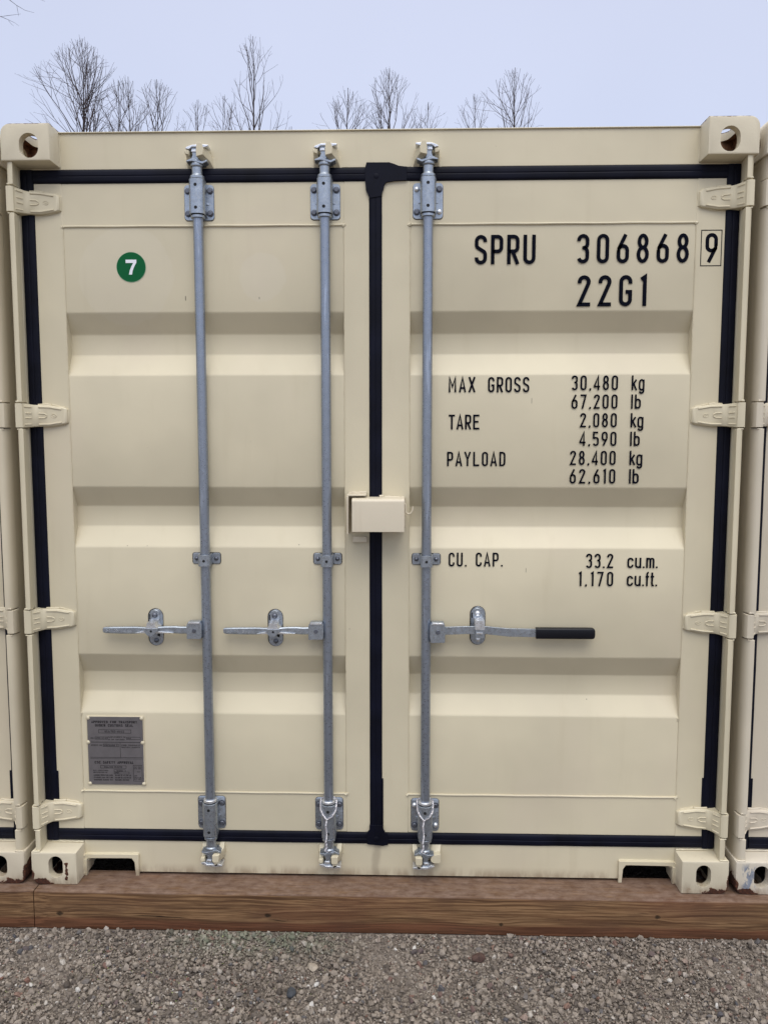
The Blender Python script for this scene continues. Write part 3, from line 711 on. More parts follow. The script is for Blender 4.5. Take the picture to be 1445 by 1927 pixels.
def keeper(parent, x, z, up, s, mat, square=False):
    mb = MB()
    def zz(t): return z+t*up
    ring = lambda P, y: [(px, y, pz) for px, pz in P]
    def mid(f, bk, y, o=.004): return ring([((p[0]*.5+q[0]*.5)+s*o, (p[1]+q[1])*.5) for p, q in zip(f, bk)], y)
    if up > 0:      # large hook: reaches forward from the rail, then turns over the cam
        f = [(x+s*.005, zz(.067)), (x+s*.027, zz(.072)), (x+s*.0285, zz(.090)), (x+s*.022, zz(.110)), (x+s*.008, zz(.110)), (x+s*.005, zz(.088))]
        bk = [(x+s*.030, zz(.048)), (x+s*.050, zz(.050)), (x+s*.049, zz(.082)), (x+s*.034, zz(.108)), (x+s*.030, zz(.108)), (x+s*.030, zz(.070))]
    else:
        f = [(x+s*.0095, zz(.062)), (x+s*.0330, zz(.061)), (x+s*.0325, zz(.083)), (x+s*.0290, zz(.0870)), (x+s*.0130, zz(.0865)), (x+s*.0100, zz(.083))]
        bk = [(x+s*.030, zz(.044)), (x+s*.045, zz(.042)), (x+s*.047, zz(.080)), (x+s*.040, zz(.098)), (x+s*.030, zz(.100)), (x+s*.030, zz(.070))]
        mb.loft([ring([(x+s*.012, zz(.0865)), (x+s*.030, zz(.0865)), (x+s*.026, zz(.103)), (x+s*.016, zz(.105))], .012), ring([(x+s*.014, zz(.080)), (x+s*.034, zz(.080)), (x+s*.032, zz(.102)), (x+s*.020, zz(.104))], .050)])
    mb.loft([ring(f, .004), ring([(px+s*.001, pz) for px, pz in f], .016), mid(f, bk, .040), ring(bk, .0755)])
    # hook on the other side
    if up > 0 or not square:
        f = [(x-s*.020, zz(.074)), (x-s*.034, zz(.077)), (x-s*.0365, zz(.086)), (x-s*.029, zz(.092)), (x-s*.019, zz(.089))]
        bk = [(x-s*.016, zz(.052)), (x-s*.036, zz(.050)), (x-s*.039, zz(.075)), (x-s*.034, zz(.090)), (x-s*.018, zz(.092))]
        mb.loft([ring([(x-s*.028+(px-x+s*.028)*.7, pz*.8+.2*zz(.083)) for px, pz in f], .014), ring(f, .018), ring(f, .034), ring(bk, .0755)])
    else:
        f = [(x-s*.0200, zz(.070)), (x-s*.026, zz(.056)), (x-s*.0540, zz(.053)), (x-s*.0550, zz(.080)), (x-s*.0500, zz(.0855)), (x-s*.030, zz(.0845)), (x-s*.021, zz(.078))]
        bk = [(x-s*.016, zz(.052)), (x-s*.026, zz(.042)), (x-s*.058, zz(.040)), (x-s*.056, zz(.075)), (x-s*.052, zz(.082)), (x-s*.030, zz(.082)), (x-s*.018, zz(.072))]
        mb.loft([ring(f, .016), ring(f, .040), ring(bk, .0755)])
    weld(mb, (x+s*.052, .0755, zz(.048)), (x+s*.050, .0755, zz(.084)), .004, x, .006)
    weld(mb, (x-s*.040, .0755, zz(.046)), (x-s*.041, .0755, zz(.084)), .004, x+1, .006)
    settle(mb, x)
    return mb.build('cam_keeper', mat, parent, bevel=.0025, angle=60)

def locking_bar(parent, x, s, paint, right=False, header=None, sill=None):
    Y = .035
    rod = MB(); rod.lathe((x, Y, 0), [(.170+i*.0454, .0165) for i in range(51)], 28); settle(rod, x)
    o = rod.build('locking_bar', GALV, parent)
    for (z0, z1, up) in ((2.2985, 2.4125, 1), (.1825, .2985, -1)):
        b = MB()
        b.prism(rrect(x-.049, x+.049, z0, z1, .011), 'y', .0665, .0738)
        t0, t1 = (z0+.008, z1+.004) if up > 0 else (z0-.006, z1-.004)
        sec = [(-.0262, .0664), (-.0262, .034), (-.0240, .020), (-.0190, .0125), (-.0120, .0092), (0, .0086), (.0120, .0092), (.0190, .0125), (.0240, .020), (.0262, .034), (.0262, .0664)]
        b.prism([(x+a, c) for a, c in sec], 'z', t0, t1)
        for a in (-1, 1): b.prism([(x+a*.026, .0664), (x+a*.034, .0664), (x+a*.026, .052)], 'z', (z0+z1)/2-.010, (z0+z1)/2-.004)
        # rings at the ends of the housing
        zr = t0-.0125 if up > 0 else t1+.0025
        b.mi = 0 if up > 0 else 3
        b.lathe((x, Y, zr), [(0, .0170), (.0015, .0232), (.009, .0232), (.0105, .0215)], 24)
        b.mi = 2
        b.lathe((x, Y, t0-.0022), [(0, .0222), (.0024, .0222)], 22); b.lathe((x, Y, t1-.0002), [(0, .0222), (.0024, .0222)], 22)
        for zq in (t0+.018, t1-.020): b.lathe((x-.001, .0094, zq), [(0, .0054), (-.0010, .0054)], 14, 'y')  # flat black discs paint the dark of bored holes
        k = 0
        for dx in (-.037, .037):
            for dz in (-.0365, .0365):
                dome = right and ((dx < 0) == (dz > 0))
                b.mi = 3 if dome else 1
                b.bolt(x+dx, .0664, (z0+z1)/2+dz, dome=dome); k += 1
        b.mi = 2; b.prism(rrect(x-.0502, x+.0502, z0-.0012, z1+.0010, .012), 'y', .0730, .0748)
        settle(b, x); b.build('bearing_bracket', [CAST, BOLT, PAINTED_HOLE_PAD, SHINY], o, bevel=.0012)
        c = MB(); cam(c, x, (2.4165 if up > 0 else .1740), up, s)
        settle(c, x); c.build('locking_cam', [CAST, SHINY], o, bevel=.0012)
        keeper(header if up > 0 else sill, x, (2.4165 if up > 0 else .1740), up, s, paint, right)
    # mid guide bracket
    b = MB(); zc = 1.159
    for a in (-1, 1):
        xa, xb = sorted((x+a*.0205, x+a*.0475)); b.prism(rrect(xa, xb, zc-.0185, zc+.0185, .006), 'y', .0655, .0725)
        b.box(x+a*.0165, x+a*.0208, .022, .0722, zc-.0195, zc+.0185)
    sec = [(-.0207, .024), (-.0195, .016), (-.014, .0115), (.014, .0115), (.0195, .016), (.0207, .024), (.0165, .024), (.012, .0165), (-.012, .0165), (-.0165, .024)]
    b.prism([(x+p, q) for p, q in sec], 'z', zc-.0205, zc+.0185)
    b.mi = 2; b.prism(rrect(x-.050, x+.050, zc-.0205, zc+.0200, .009), 'y', .0718, .0747)
    b.lathe((x, .0117, zc-.002), [(0, .0048), (-.0008, .0048)], 14, 'y')
    b.mi = 1; b.bolt(x-.034, .0655, zc, .0075, dome=True); b.bolt(x+.034, .0655, zc, .0075, dome=True)
    settle(b, x); b.build('guide_bracket', [CAST, BOLT, PAINTED_HOLE_PAD], o, bevel=.001)
    # handle
    h = MB()
    if not right:
        h.prism([(x-.0630, .8875), (x-.0150, .8880), (x-.0120, .8985), (x-.0120, .9390), (x-.0165, .9480), (x-.0570, .9475), (x-.0630, .9360)], 'y', .0085, .040)
        st = [(-.058, .9165, .0125, .013), (-.085, .9160, .0125, .013), (-.105, .9175, .0125, .0125), (-.140, .9190, .0105, .012), (-.160, .9195, .0085, .010), (-.185, .9195, .0080, .009), (-.215, .9165, .0100, .011), (-.235, .9150, .0118, .014), (-.246, .9140, .0125, .016), (-.300, .9135, .0120, .017), (-.350, .9135, .0105, .018), (-.3575, .9135, .0080, .020)]
        rings = []
        for dx, z, hh, y in st:
            rings.append([(x+dx, y+.003, z-hh), (x+dx, y, z-hh+.003), (x+dx, y, z+hh-.003), (x+dx, y+.003, z+hh), (x+dx, y+.013, z+hh), (x+dx, y+.013, z-hh)])
        h.loft(rings)
        h.mi = 1
        h.prism([(x-.240, .9080), (x-.205, .9160), (x-.185, .9175), (x-.150, .9130), (x-.108, .9095), (x-.150, .9075), (x-.185, .9070)], 'y', .0045, .012)
        h.prism([(x-.0570, .9400), (x-.0170, .9400), (x-.0180, .9465), (x-.0560, .9465)], 'y', .0068, .0085)
        # raised cast lettering: HH-10
        h.mi = 1
        for k, gx in enumerate((-.343, -.331, -.316, -.308, -.289, -.280, -.268, -.259)):
            for a in range(3):
                h.lathe((x+gx+(a % 2)*.004, .0168, .9165-a*.003-(.002 if k > 3 else 0)), [(0, .0012), (-.0009, .0007)], 6, 'y')
        h.mi = 2; h.lathe((x-.0375, .0086, .9165), [(0, .0075), (-.003, .0068)], 16, 'y')
        hx, hz, hb = x-.1835, .9135, .0655
    else:
        h.prism([(x+.0150, .8790), (x+.0640, .8800), (x+.0650, .9300), (x+.0600, .9490), (x+.0190, .9500), (x+.0130, .9400), (x+.0125, .9000)], 'y', .0085, .040)
        st = [(.060, .9200, .0135, .014), (.085, .9205, .0135, .014), (.130, .9235, .0135, .011), (.205, .9235, .0135, .011), (.250, .9180, .0138, .015), (.280, .9145, .0142, .018), (.376, .9130, .0140, .019)]
        rings = []
        for dx, z, hh, y in st:
            rings.append([(x+dx, y, z-hh), (x+dx, y, z+hh), (x+dx, y+.009, z+hh), (x+dx, y+.009, z-hh)])
        h.loft(rings)
        h.mi = 1; h.prism([(x+.018, .9415), (x+.060, .9410), (x+.057, .9480), (x+.021, .9485)], 'y', .0068, .0085)
        h.mi = 2; h.lathe((x+.040, .0086, .9165), [(0, .0078), (-.003, .007)], 16, 'y')
        hx, hz, hb = x+.1805, .9260, .0675
    settle(h, x); h.build('handle', [CAST, SHINY, BOLT], o, bevel=.0014)
    if right:
        g = MB(); rings = []
        for t, k in ((.3725, .90), (.3735, 1), (.560, 1), (.566, .96), (.570, .82), (.5725, .5)):
            rings.append([(x+t, .0225+p*k, .9130+q*k) for p, q in rrect(-.013, .013, -.0187, .0187, .006, 3)])
        g.loft(rings); settle(g, x); g.build('handle_grip', GRIP, o, angle=50)
    # handle retainer
    r = MB(); r.prism(stadium(hx, hz, .0245, hb-.001, 10), 'y', .0680, .0738)
    r.mi = 2; r.prism(stadium(hx-.0012, hz, .0268, hb+.001, 10), 'y', .0730, .0747)
    r.prism([(hx-.023, hz+.028), (hx-.014, hz+.028), (hx-.014, hz+.048), (hx-.023, hz+.046)], 'y', .0672, .0680)
    r.prism([(hx+.004, hz-.022), (hx+.014, hz-.022), (hx+.013, hz-.034), (hx+.004, hz-.030)], 'y', .0672, .0680)
    r.mi = 0
    r.prism(stadium(hx-.002, hz+.034, .0165, .029, 8), 'y', .0550, .0680)
    if not right:
        r.mi = 3
        r.prism([(hx-.014, hz+.032), (hx+.0125, hz+.032), (hx+.014, hz+.020), (hx+.022, hz+.010), (hx+.012, hz+.003), (hx+.004, hz+.006), (hx-.006, hz+.003), (hx-.014, hz+.008), (hx-.024, hz+.010), (hx-.016, hz+.020)], 'y', -.001, .060)
        r.mi = 0
        r.prism([(hx-.025, hz+.012), (hx+.024, hz+.012), (hx+.022, hz+.003), (hx+.014, hz-.004), (hx+.006, hz-.012), (hx, hz-.0150), (hx-.010, hz-.0145), (hx-.018, hz-.006), (hx-.024, hz+.004)], 'y', -.004, .0045)
        r.mi = 2; r.lathe((hx, -.0042, hz+.003), [(0, .0040), (-.0006, .0040)], 12, 'y')
        r.mi = 1; r.bolt(hx-.003, .0550, hz+.046, .0095, dome=True); r.bolt(hx, .0680, hz-.046, .0085, dome=True)
    else:
        r.mi = 3; r.prism(rrect(hx-.0145, hx+.0175, hz+.002, hz+.033, .002), 'y', -.001, .060)
        r.prism(rrect(hx-.010, hx+.012, hz-.012, hz-.007, .001), 'y', -.0045, -.0004)
        r.mi = 0; r.prism(rrect(hx-.0125, hx+.0165, hz-.026, hz+.0016, .002), 'y', -.0004, .006)
        r.mi = 3; r.bolt(hx-.002, .0550, hz+.046, .0095, dome=True); r.bolt(hx, .0680, hz-.048, .0080, dome=True)
    settle(r, hx); r.build('handle_retainer', [CAST, BOLT, PAINTED_HOLE_PAD, SHINY], o, bevel=.0014)
    return o

def container(cx, paint, cpaint, label, main):
    root = empty('shipping_container', (cx, 0, 0))
    tag(root, label, 'shipping container', 'shipping containers standing side by side')
    # ---- shell
    m = MB()
    for sx in (-1, 1):                     # corrugated side walls
        n = 22; pts = []
        for i in range(n):
            y = .24+i*.255
            pts += [(y, 1.207), (y+.07, 1.207), (y+.14, 1.176), (y+.21, 1.176)]
        vs = []; 
        for y, x in pts: vs += [(sx*x, y, .10), (sx*x, y, 2.54)]
        m.add(vs, [(2*i, 2*i+1, 2*i+3, 2*i+2) for i in range(len(pts)-1)])
    m.build('side_wall', paint, root, recalc=False)
    m = MB()
    for sx in (-1, 1):
        m.box(sx*1.155, sx*1.216, .18, 5.88, 2.53, 2.586); m.box(sx*1.16, sx*1.214, .18, 5.88, .0095, .125)
    m.build('side_rail', paint, root)
    m = MB(); m.box(-1.154, 1.154, .20, 6.0, 2.555, 2.576)
    for i in range(26): m.box(-1.10, 1.10, .30+i*.22, .38+i*.22, 2.576, 2.585)
    m.build('roof', paint, root, bevel=.003)
    m = MB(); m.box(-1.16, 1.16, 5.99, 6.03, .0, 2.55); m.build('end_wall', paint, root)
    m = MB(); m.box(-1.157, 1.157, .30, 5.98, .13, .165)
    for i in range(14): m.box(-1.157, 1.157, .42+i*.4, .46+i*.4, .005, .13)
    m.build('underframe', DARKSTEEL, root)
    # ---- door frame
    m = MB(); m.box(-1.0568, 1.0568, .075, .20, 2.4672, 2.5835); m.box(-1.0568, 1.0568, .0695, .21, 2.5836, 2.5872)
    m.box(-1.0575, -1.195, .076, .10, 2.4672, 2.4728); m.box(1.0575, 1.195, .076, .10, 2.4672, 2.4728)
    for sx in (-1, 1): weld(m, (sx*1.056, .0755, 2.475), (sx*1.056, .0755, 2.582), .0032, sx)
    header = m.build('door_header', paint, root, bevel=.002)
    m = MB(); zt = .1272
    out = [(-1.0568, .009), (-1.0568, zt), (1.0568, zt), (1.0568, .009), (1.046, .009), (1.046, .048), (1.030, .0640), (.872, .0640), (.872, .009), (-.871, .009), (-.871, .050), (-.884, .0640), (-1.030, .0640), (-1.046, .048), (-1.046, .009)]
    m.prism(out, 'y', .075, .125)
    for sx in (-1, 1):
        m.box(sx*1.0575, sx*1.195, .076, .12, .1182, zt)
        m.prism([(sx*1.0615, .0780), (sx*.8590, .0790), (sx*.8580, -.0005), (sx*.8700, -.0003), (sx*.8735, .050), (sx*.8830, .0645), (sx*.8950, .0650), (sx*1.0400, .0635), (sx*1.0450, .060), (sx*1.0565, .0620)], 'y', .0640, .0748)
        m.box(sx*1.0462, sx*1.0566, .0600, .0748, .0003, .0615)
        weld(m, (sx*1.058, .062, .004), (sx*1.058, .064, .078), .0052, sx*3, .006)
        weld(m, (sx*1.058, .072, .1225), (sx*1.19, .074, .1215), .0032, sx*4, .008)
        weld(m, (sx*.86, .0745, .0795), (sx*1.055, .0745, .0785), .0024, sx*5, .008)
    sill = m.build('door_sill', paint, root, bevel=.0018, angle=40)
    # ---- corner posts
    for sx in (-1, 1):
        m = MB()
        segs = []; edges = sorted(HZ)
        lo = .1182
        for z in edges:
            segs.append((lo, z-.0452)); lo = z+.0452
        segs.append((lo, 2.4728))
        sec = [(1.1862, .0075), (1.1950, .0068), (1.2010, .0088), (1.2060, .0135), (1.2098, .0205), (1.2122, .0290), (1.2138, .040), (1.2140, .0520), (1.1905, .0520)]
        for a, b in segs:
            m.prism([(sx*x, y) for x, y in sec], 'z', a, b)
            if a > .2: m.lathe((sx*1.197, .022, a-.0025), [(0, .010), (.003, .0125)], 12); weld(m, (sx*1.189, .010, a+.001), (sx*1.208, .010, a+.001), .0030, a, .006)
            weld(m, (sx*1.189, .012, b-.001), (sx*1.208, .010, b-.001), .0022, b, .006)
        m.prism([(sx*1.1900, .0522), (sx*1.2125, .0522), (sx*1.2125, .20), (sx*1.1939, .20), (sx*1.1939, .076)], 'z', .1184, 2.4726)
        weld(m, (sx*1.187, .004, .1195), (sx*1.216, .004, .1195), .0034, sx, .007)
        m.build('corner_post', paint, root, bevel=.0016)
    for sx in (-1, 1):
        for top in (0, 1):
            corner_casting(root, sx, top, [cpaint, RUSTIN, CAVITY_SHADE])
    for sx in (-1, 1):
        for top in (0, 1):
            m = MB(); z0, z1 = (2.473, 2.591) if top else (0, .118)
            m.box(sx*1.057, sx*1.219, 5.88, 6.058, z0, z1); m.build('corner_casting', cpaint, root, bevel=.006)
    # ---- doors
    dl = door(root, -1, -.0242, paint); dr = door(root, 1, .0186, paint)
    for x, s, r in ((-.5910, 1, False), (-.1695, 1, False), (.1712, -1, True)) if main else ():
        locking_bar(root, x, s, paint, r, header, sill)
    return root, dl, dr

root, dl, dr = container(0, P_MAIN, C_MAIN, 'cream shipping container with black lettering and a green number 7 sticker, between two others', True)
rl, dll, drl = container(-2.4620, P_LEFT, C_LEFT, 'cream shipping container cut off by the left edge of the photo, beside the timber joint', False)
rr_, dlr, drr = container(2.4610, P_RIGHT, C_RIGHT, 'pale cream shipping container cut off by the right edge, blue scrape on its bottom corner', False)

# ---- hardware of the neighbours (out of the frame, seen only from the side)
def bars_for(r, paint):
    hd = [c for c in r.children if c.name.startswith('door_header')][0]; si = [c for c in r.children if c.name.startswith('door_sill')][0]
    src = [c for c in root.children if c.name.startswith('locking_bar')]
    for b in src:
        c = b.copy(); COL.objects.link(c); c.parent = r
        for k in b.children:
            q = k.copy(); COL.objects.link(q); q.parent = c
for r, p in ((rl, P_LEFT), (rr_, P_RIGHT)): bars_for(r, p)

# ---- lock box
m = MB(); yb = .0745
outer = [(yb, 1.374)]+[(-.018-.012*sin(i*pi/12), 1.362+.012*cos(i*pi/12)) for i in range(7)]+[(-.030, 1.264)]
inner = [(-.0245, 1.264)]+[(-.018-.0065*cos(i*pi/12), 1.362+.0065*sin(i*pi/12)) for i in range(7)]+[(yb, 1.3685)]
m.prism(outer+inner, 'x', -.078, .0954)        # one bent sheet, open at the left and underneath
m.box(.0900, .0950, -.0243, .0743, 1.266, 1.3683)
m.box(.030, .0898, .050, .0745, 1.268, 1.366)
weld(m, (.03, .068, 1.3735), (.096, .070, 1.3705), .0042, 4, .006); weld(m, (.010, .060, 1.3745), (.022, .062, 1.3755), .0055, 5, .005)
weld(m, (.0965, .0745, 1.27), (.0975, .0745, 1.366), .003, 6, .007)
lb = m.build('lock_box', BOXP, root, bevel=.0016)
m = MB(); m.box(-.0975, -.0915, .000, .0745, 1.252, 1.380); m.prism([(-.0975, 1.3802), (-.033, 1.3812), (-.033, 1.3862), (-.0965, 1.3858)], 'y', .006, .0745)
weld(m, (-.095, .0745, 1.388), (-.034, .0745, 1.388), .0034, 8, .006); weld(m, (-.0985, .0745, 1.255), (-.0985, .0745, 1.384), .0024, 9, .007)
m.build('lock_box_bracket', BOXP, lb, bevel=.0015)
m = MB(); m.box(-.0824, -.032, .0625, .0748, 1.2155, 1.2374); m.build('lock_tab', BOXP, lb, bevel=.003)
m = MB(); m.tube([(.0955, .03, 1.3530), (.0985, .03, 1.3515), (.0995, .03, 1.3420), (.0995, .03, 1.3290), (.1020, .03, 1.3225), (.1070, .03, 1.3190), (.1130, .03, 1.3190), (.1185, .03, 1.3225), (.1215, .03, 1.3290), (.1235, .03, 1.3350), (.1238, .03, 1.3440)], .0031, 10)
m.build('hook', BOXP, lb)

# ---- number sticker
cx, cz, r = -.8273, 2.1488, .0500
m = MB(); m.lathe((cx, .0766, cz), [(0, r), (-.0012, r)], 64, 'y'); st = m.build('number_sticker', GREEN, root)
st['label'] = 'round green sticker with a white 7'
m = MB(); k = .0245
P7 = [(-.80, 1), (.82, 1), (.82, .62), (.45, .02), (.22, -.50), (.12, -1), (-.34, -1), (-.20, -.42), (.06, .12), (.34, .56), (-.80, .56)]
m.prism([(cx+a*k*.92, cz+b*k) for a, b in P7], 'y', .0748, .0752); m.build('numeral', WHITE, st)
m = MB(); m.add([(cx+rr*cos(a*2*pi/64), .07525, cz+rr*sin(a*2*pi/64)) for rr in (r*.985, r*1.0) for a in range(64)], [(i, (i+1) % 64, 64+(i+1) % 64, 64+i) for i in range(64)])
m.build('sticker_rim', simple('pale_green_rim', (.35, .52, .36), .5), st)

# ---- painted lettering on the right door
TXT = [("SPRU", .3277, .5287, 2.1512, .0952), ("306868", .6656, 1.0329, 2.1527, .0945), ("9", 1.0867, 1.1265, 2.1520, .0954), ("22G1", .6705, .8979, 2.0125, .1010),
("MAX", .2441, .3333, 1.7287, .0514), ("GROSS", .3768, .5155, 1.7285, .0512), ("30,480", .6571, .8122, 1.7351, .0492), ("kg", .8579, .9008, 1.7347, .0494),
("67,200", .6584, .8122, 1.6729, .0480), ("lb", .8579, .8903, 1.6727, .0480), ("TARE", .2451, .3490, 1.6035, .0501), ("2,080", .6884, .8115, 1.6104, .0481),
("kg", .8579, .9010, 1.6103, .0481), ("4,590", .6880, .8120, 1.5477, .0483), ("lb", .8579, .8904, 1.5477, .0483), ("PAYLOAD", .2406, .4387, 1.4789, .0489),
("28,400", .6572, .8110, 1.4829, .0486), ("kg", .8579, .9012, 1.4830, .0486), ("62,610", .6576, .8115, 1.4200, .0495), ("lb", .8579, .8905, 1.4200, .0495),
("CU.", .2485, .3104, 1.1324, .0484), ("CAP.", .3419, .4345, 1.1328, .0484), ("33.2", .7193, .8123, 1.1288, .0501), ("cu.m.", .8607, .9641, 1.1294, .0501),
("1,170", .6952, .8139, 1.0657, .0506), ("cu.ft.", .8606, .9642, 1.0665, .0504)]
rows = {}
for t in TXT: rows.setdefault('container_number' if t[3] > 2.1 else 'size_code' if t[3] > 2 else 'weight_lettering' if t[3] > 1.3 else 'capacity_lettering', []).append(t)
for nm, ts in rows.items():
    for s_, x0, x1, z, h in ts:
        m = MB(); text(m, s_, x0, x1, z, h, .0742, .063 if h > .08 else .062)
        m.build('lettering', INK, dr, recalc=False)
m = MB(); a, b, c, d = 1.0725, 1.1390, 2.1425, 2.2570
ribbon(m, [(a, c), (b, c), (b, d), (a, d), (a, c)], .0013, lambda p: (p.x, .0742, p.y))
m.build('check_digit_box', INK, dr, recalc=False)

# ---- data plate
px0, px1, pz0, pz1 = -1.0315, -.8330, .3370, .5855
def PU(u, v): return (px0+(px1-px0)*(u-130)/1085, pz1-(pz1-pz0)*(v-112)/1330)
m = MB(); c = .008
m.prism([(px0+c, pz0), (px1-c, pz0), (px1, pz0+c), (px1, .482), (px1-.005, .488), (px1-.005, .497), (px1, .503), (px1, pz1-c), (px1-c, pz1), (px0+c, pz1), (px0, pz1-c), (px0, .503), (px0+.005, .497), (px0+.005, .488), (px0, .482), (px0, pz0+c)], 'y', .0728, .0755)
pl = m.build('data_plate', PLATE, root, bevel=.0004); pl['label'] = 'dark grey riveted approval plate'
m = MB()
m.tube([(px0-.0015, .0752, pz1+.002), (px1+.002, .0752, pz1+.002), (px1+.002, .0752, pz0-.001)], .0024, 8)
m.tube([(px0-.002, .0752, pz1+.002), (px0-.002, .0752, pz0)], .0014, 6)
for u, v in ((px0+.003, pz1-.004), (px1-.003, pz1-.004), (px0+.0015, .4925), (px1-.0015, .4920), (px0+.003, pz0+.003), (px1-.001, pz0+.003)):
    m.lathe((u, .0755, v), [(0, .0070), (-.003, .0066), (-.0055, .0040), (-.0062, .001)], 14, 'y')
m.build('rivets', P_MAIN, pl)
m = MB(); YP = .0726
def pt(s, u0, u1, v0, v1, hw=.07):
    a = PU(u0, v1); b = PU(u1, v0); ws = s.split(' '); tot = len(s); w = (b[0]-a[0]); k = 0
    for q in ws:
        text(m, q, a[0]+w*k/tot, a[0]+w*(k+len(q)-.25)/tot, a[1], b[1]-a[1], YP, hw, True); k += len(q)+1
def pb(u0, u1, v0, v1, hw=.0006):
    a, b = PU(u0, v0), PU(u1, v1)
    ribbon(m, [(a[0], a[1]), (b[0], a[1]), (b[0], b[1]), (a[0], b[1]), (a[0], a[1])], hw, lambda p: (p.x, YP, p.y))
def pln(u0, v0, u1, v1, hw=.0006): ribbon(m, [PU(u0, v0), PU(u1, v1)], hw, lambda p: (p.x, YP-.0001, p.y))
pt('APPROVED FOR TRANSPORT', 215, 1120, 185, 230, .09); pt('UNDER CUSTOMS SEAL', 285, 1045, 250, 298, .09)
pb(350, 985, 360, 425); pt('USA/703-48/22', 470, 860, 375, 412)
pt('MODEL', 185, 262, 515, 538); pb(275, 520, 502, 548); pt('SP20-22-01', 290, 510, 513, 538)
pt("MANUFACTURER'S NO.", 530, 890, 490, 515); pt('OF THE CONTAINER', 535, 860, 540, 562); pb(895, 1165, 502, 548); pt('3068', 905, 985, 513, 538)
pln(180, 605, 1180, 605, .0008); pt("OWNER'S NO.", 195, 420, 652, 680); pb(430, 730, 640, 692); pt('SPRU306868 9', 440, 715, 652, 682)
pln(765, 608, 765, 905); pt('WOOD COMPONENT', 785, 1170, 650, 676); pt('TREATMENT IMMUNITY', 785, 1160, 690, 716)
pln(170, 905, 1195, 905); pln(170, 930, 1195, 930, .0004)
pt('CSC SAFETY APPROVAL', 255, 1030, 980, 1028, .09); pb(365, 870, 1070, 1118); pt('USA/AB-157/22', 440, 800, 1080, 1110)
pt('DATE MANUFACTURED', 220, 515, 1155, 1178); pb(630, 850, 1148, 1190); pt('12/2022', 680, 810, 1155, 1182)
pt('IDENTIFICATION NO.', 220, 505, 1193, 1216); pb(630, 925, 1192, 1230); pt('SPRU', 645, 730, 1198, 1222)
for k, (s, s2) in enumerate((('MAXIMUM OPERATING MASS', '30,480 KG 67,200 LB'), ('STACKING LOAD FOR 1.8G', '216,000 KG 476,190 LB'), ('TRANSVERSE RACKING TEST', '150,000 NEWTONS'))):
    pt(s, 225, 605, 1245+46*k, 1272+46*k, .085); pt(s2, 645, 960 if k < 2 else 925, 1245+46*k, 1272+46*k, .085)
pb(1010, 1180, 1058, 1370); pt('NEXT EXAM', 1022, 1165, 1080, 1102); pt('DATE DUE', 1022, 1165, 1112, 1134); pt('12/27', 1080, 1150, 1175, 1197); pt('ACEP', 1022, 1085, 1255, 1278)
pt('USA/AB', 1022, 1165, 1292, 1314); pt('22-101', 1022, 1165, 1322, 1344)
m.build('plate_lettering', PLINK, pl, recalc=False)

# ---- twisted wire loops hanging on two of the bars
def wire_loop(x, label, sgn, seed):
    rd = random.Random(seed); m = MB()
    def twist(path, turns, a=.0021, r=.00145):
        path = [Vector(p) for p in path]; n = int(turns*8); seg = len(path)-1
        for ph in (0, pi):
            pts = []
            for i in range(n+1):
                t = i/n*seg; k = min(int(t), seg-1); p = path[k].lerp(path[k+1], t-k); d = (path[k+1]-path[k]).normalized()
                u = Vector((0, -1, 0)); w = d.cross(u).normalized(); an = i/8*2*pi+ph
                pts.append(p+u*a*cos(an)+w*a*sin(an))
            m.tube(pts, r, 5)
    J = (x-sgn*.006, .004, .249)
    twist([(x-.0275, .045, .306), (x-.0285, .030, .298), (x-.0270, .014, .281), (x-.019, .007, .266), J], 9)
    twist([(x+.0265, .045, .304), (x+.0275, .030, .296), (x+.0255, .014, .278), (x+.013, .006, .260), J], 9)
    twist([(x-.0275, .045, .306), (x-.012, .060, .309), (x+.012, .060, .309), (x+.0265, .045, .304)], 6)
    twist([J, (x-sgn*.008, .003, .225), (x-sgn*.0050, .003, .195), (x-sgn*.0085, .006, .168), (x-sgn*.006, .010, .145), (x-sgn*.013, .014, .130)], 16)
    m.tube([(x-sgn*.013, .014, .130), (x-sgn*.003, .010, .127), (x+sgn*.004, .012, .133)], .0010, 5)
    settle(m, x); o = m.build('wire_loop', WIRE); tag(o, label, 'wire', 'twisted wire ties on the locking bars')
wire_loop(-.1695, 'twisted pale wire tied at the foot of the middle locking bar', 1, 1)
wire_loop(.171, 'twisted pale wire tied at the foot of the locking bar with the black grip', 1, 2)

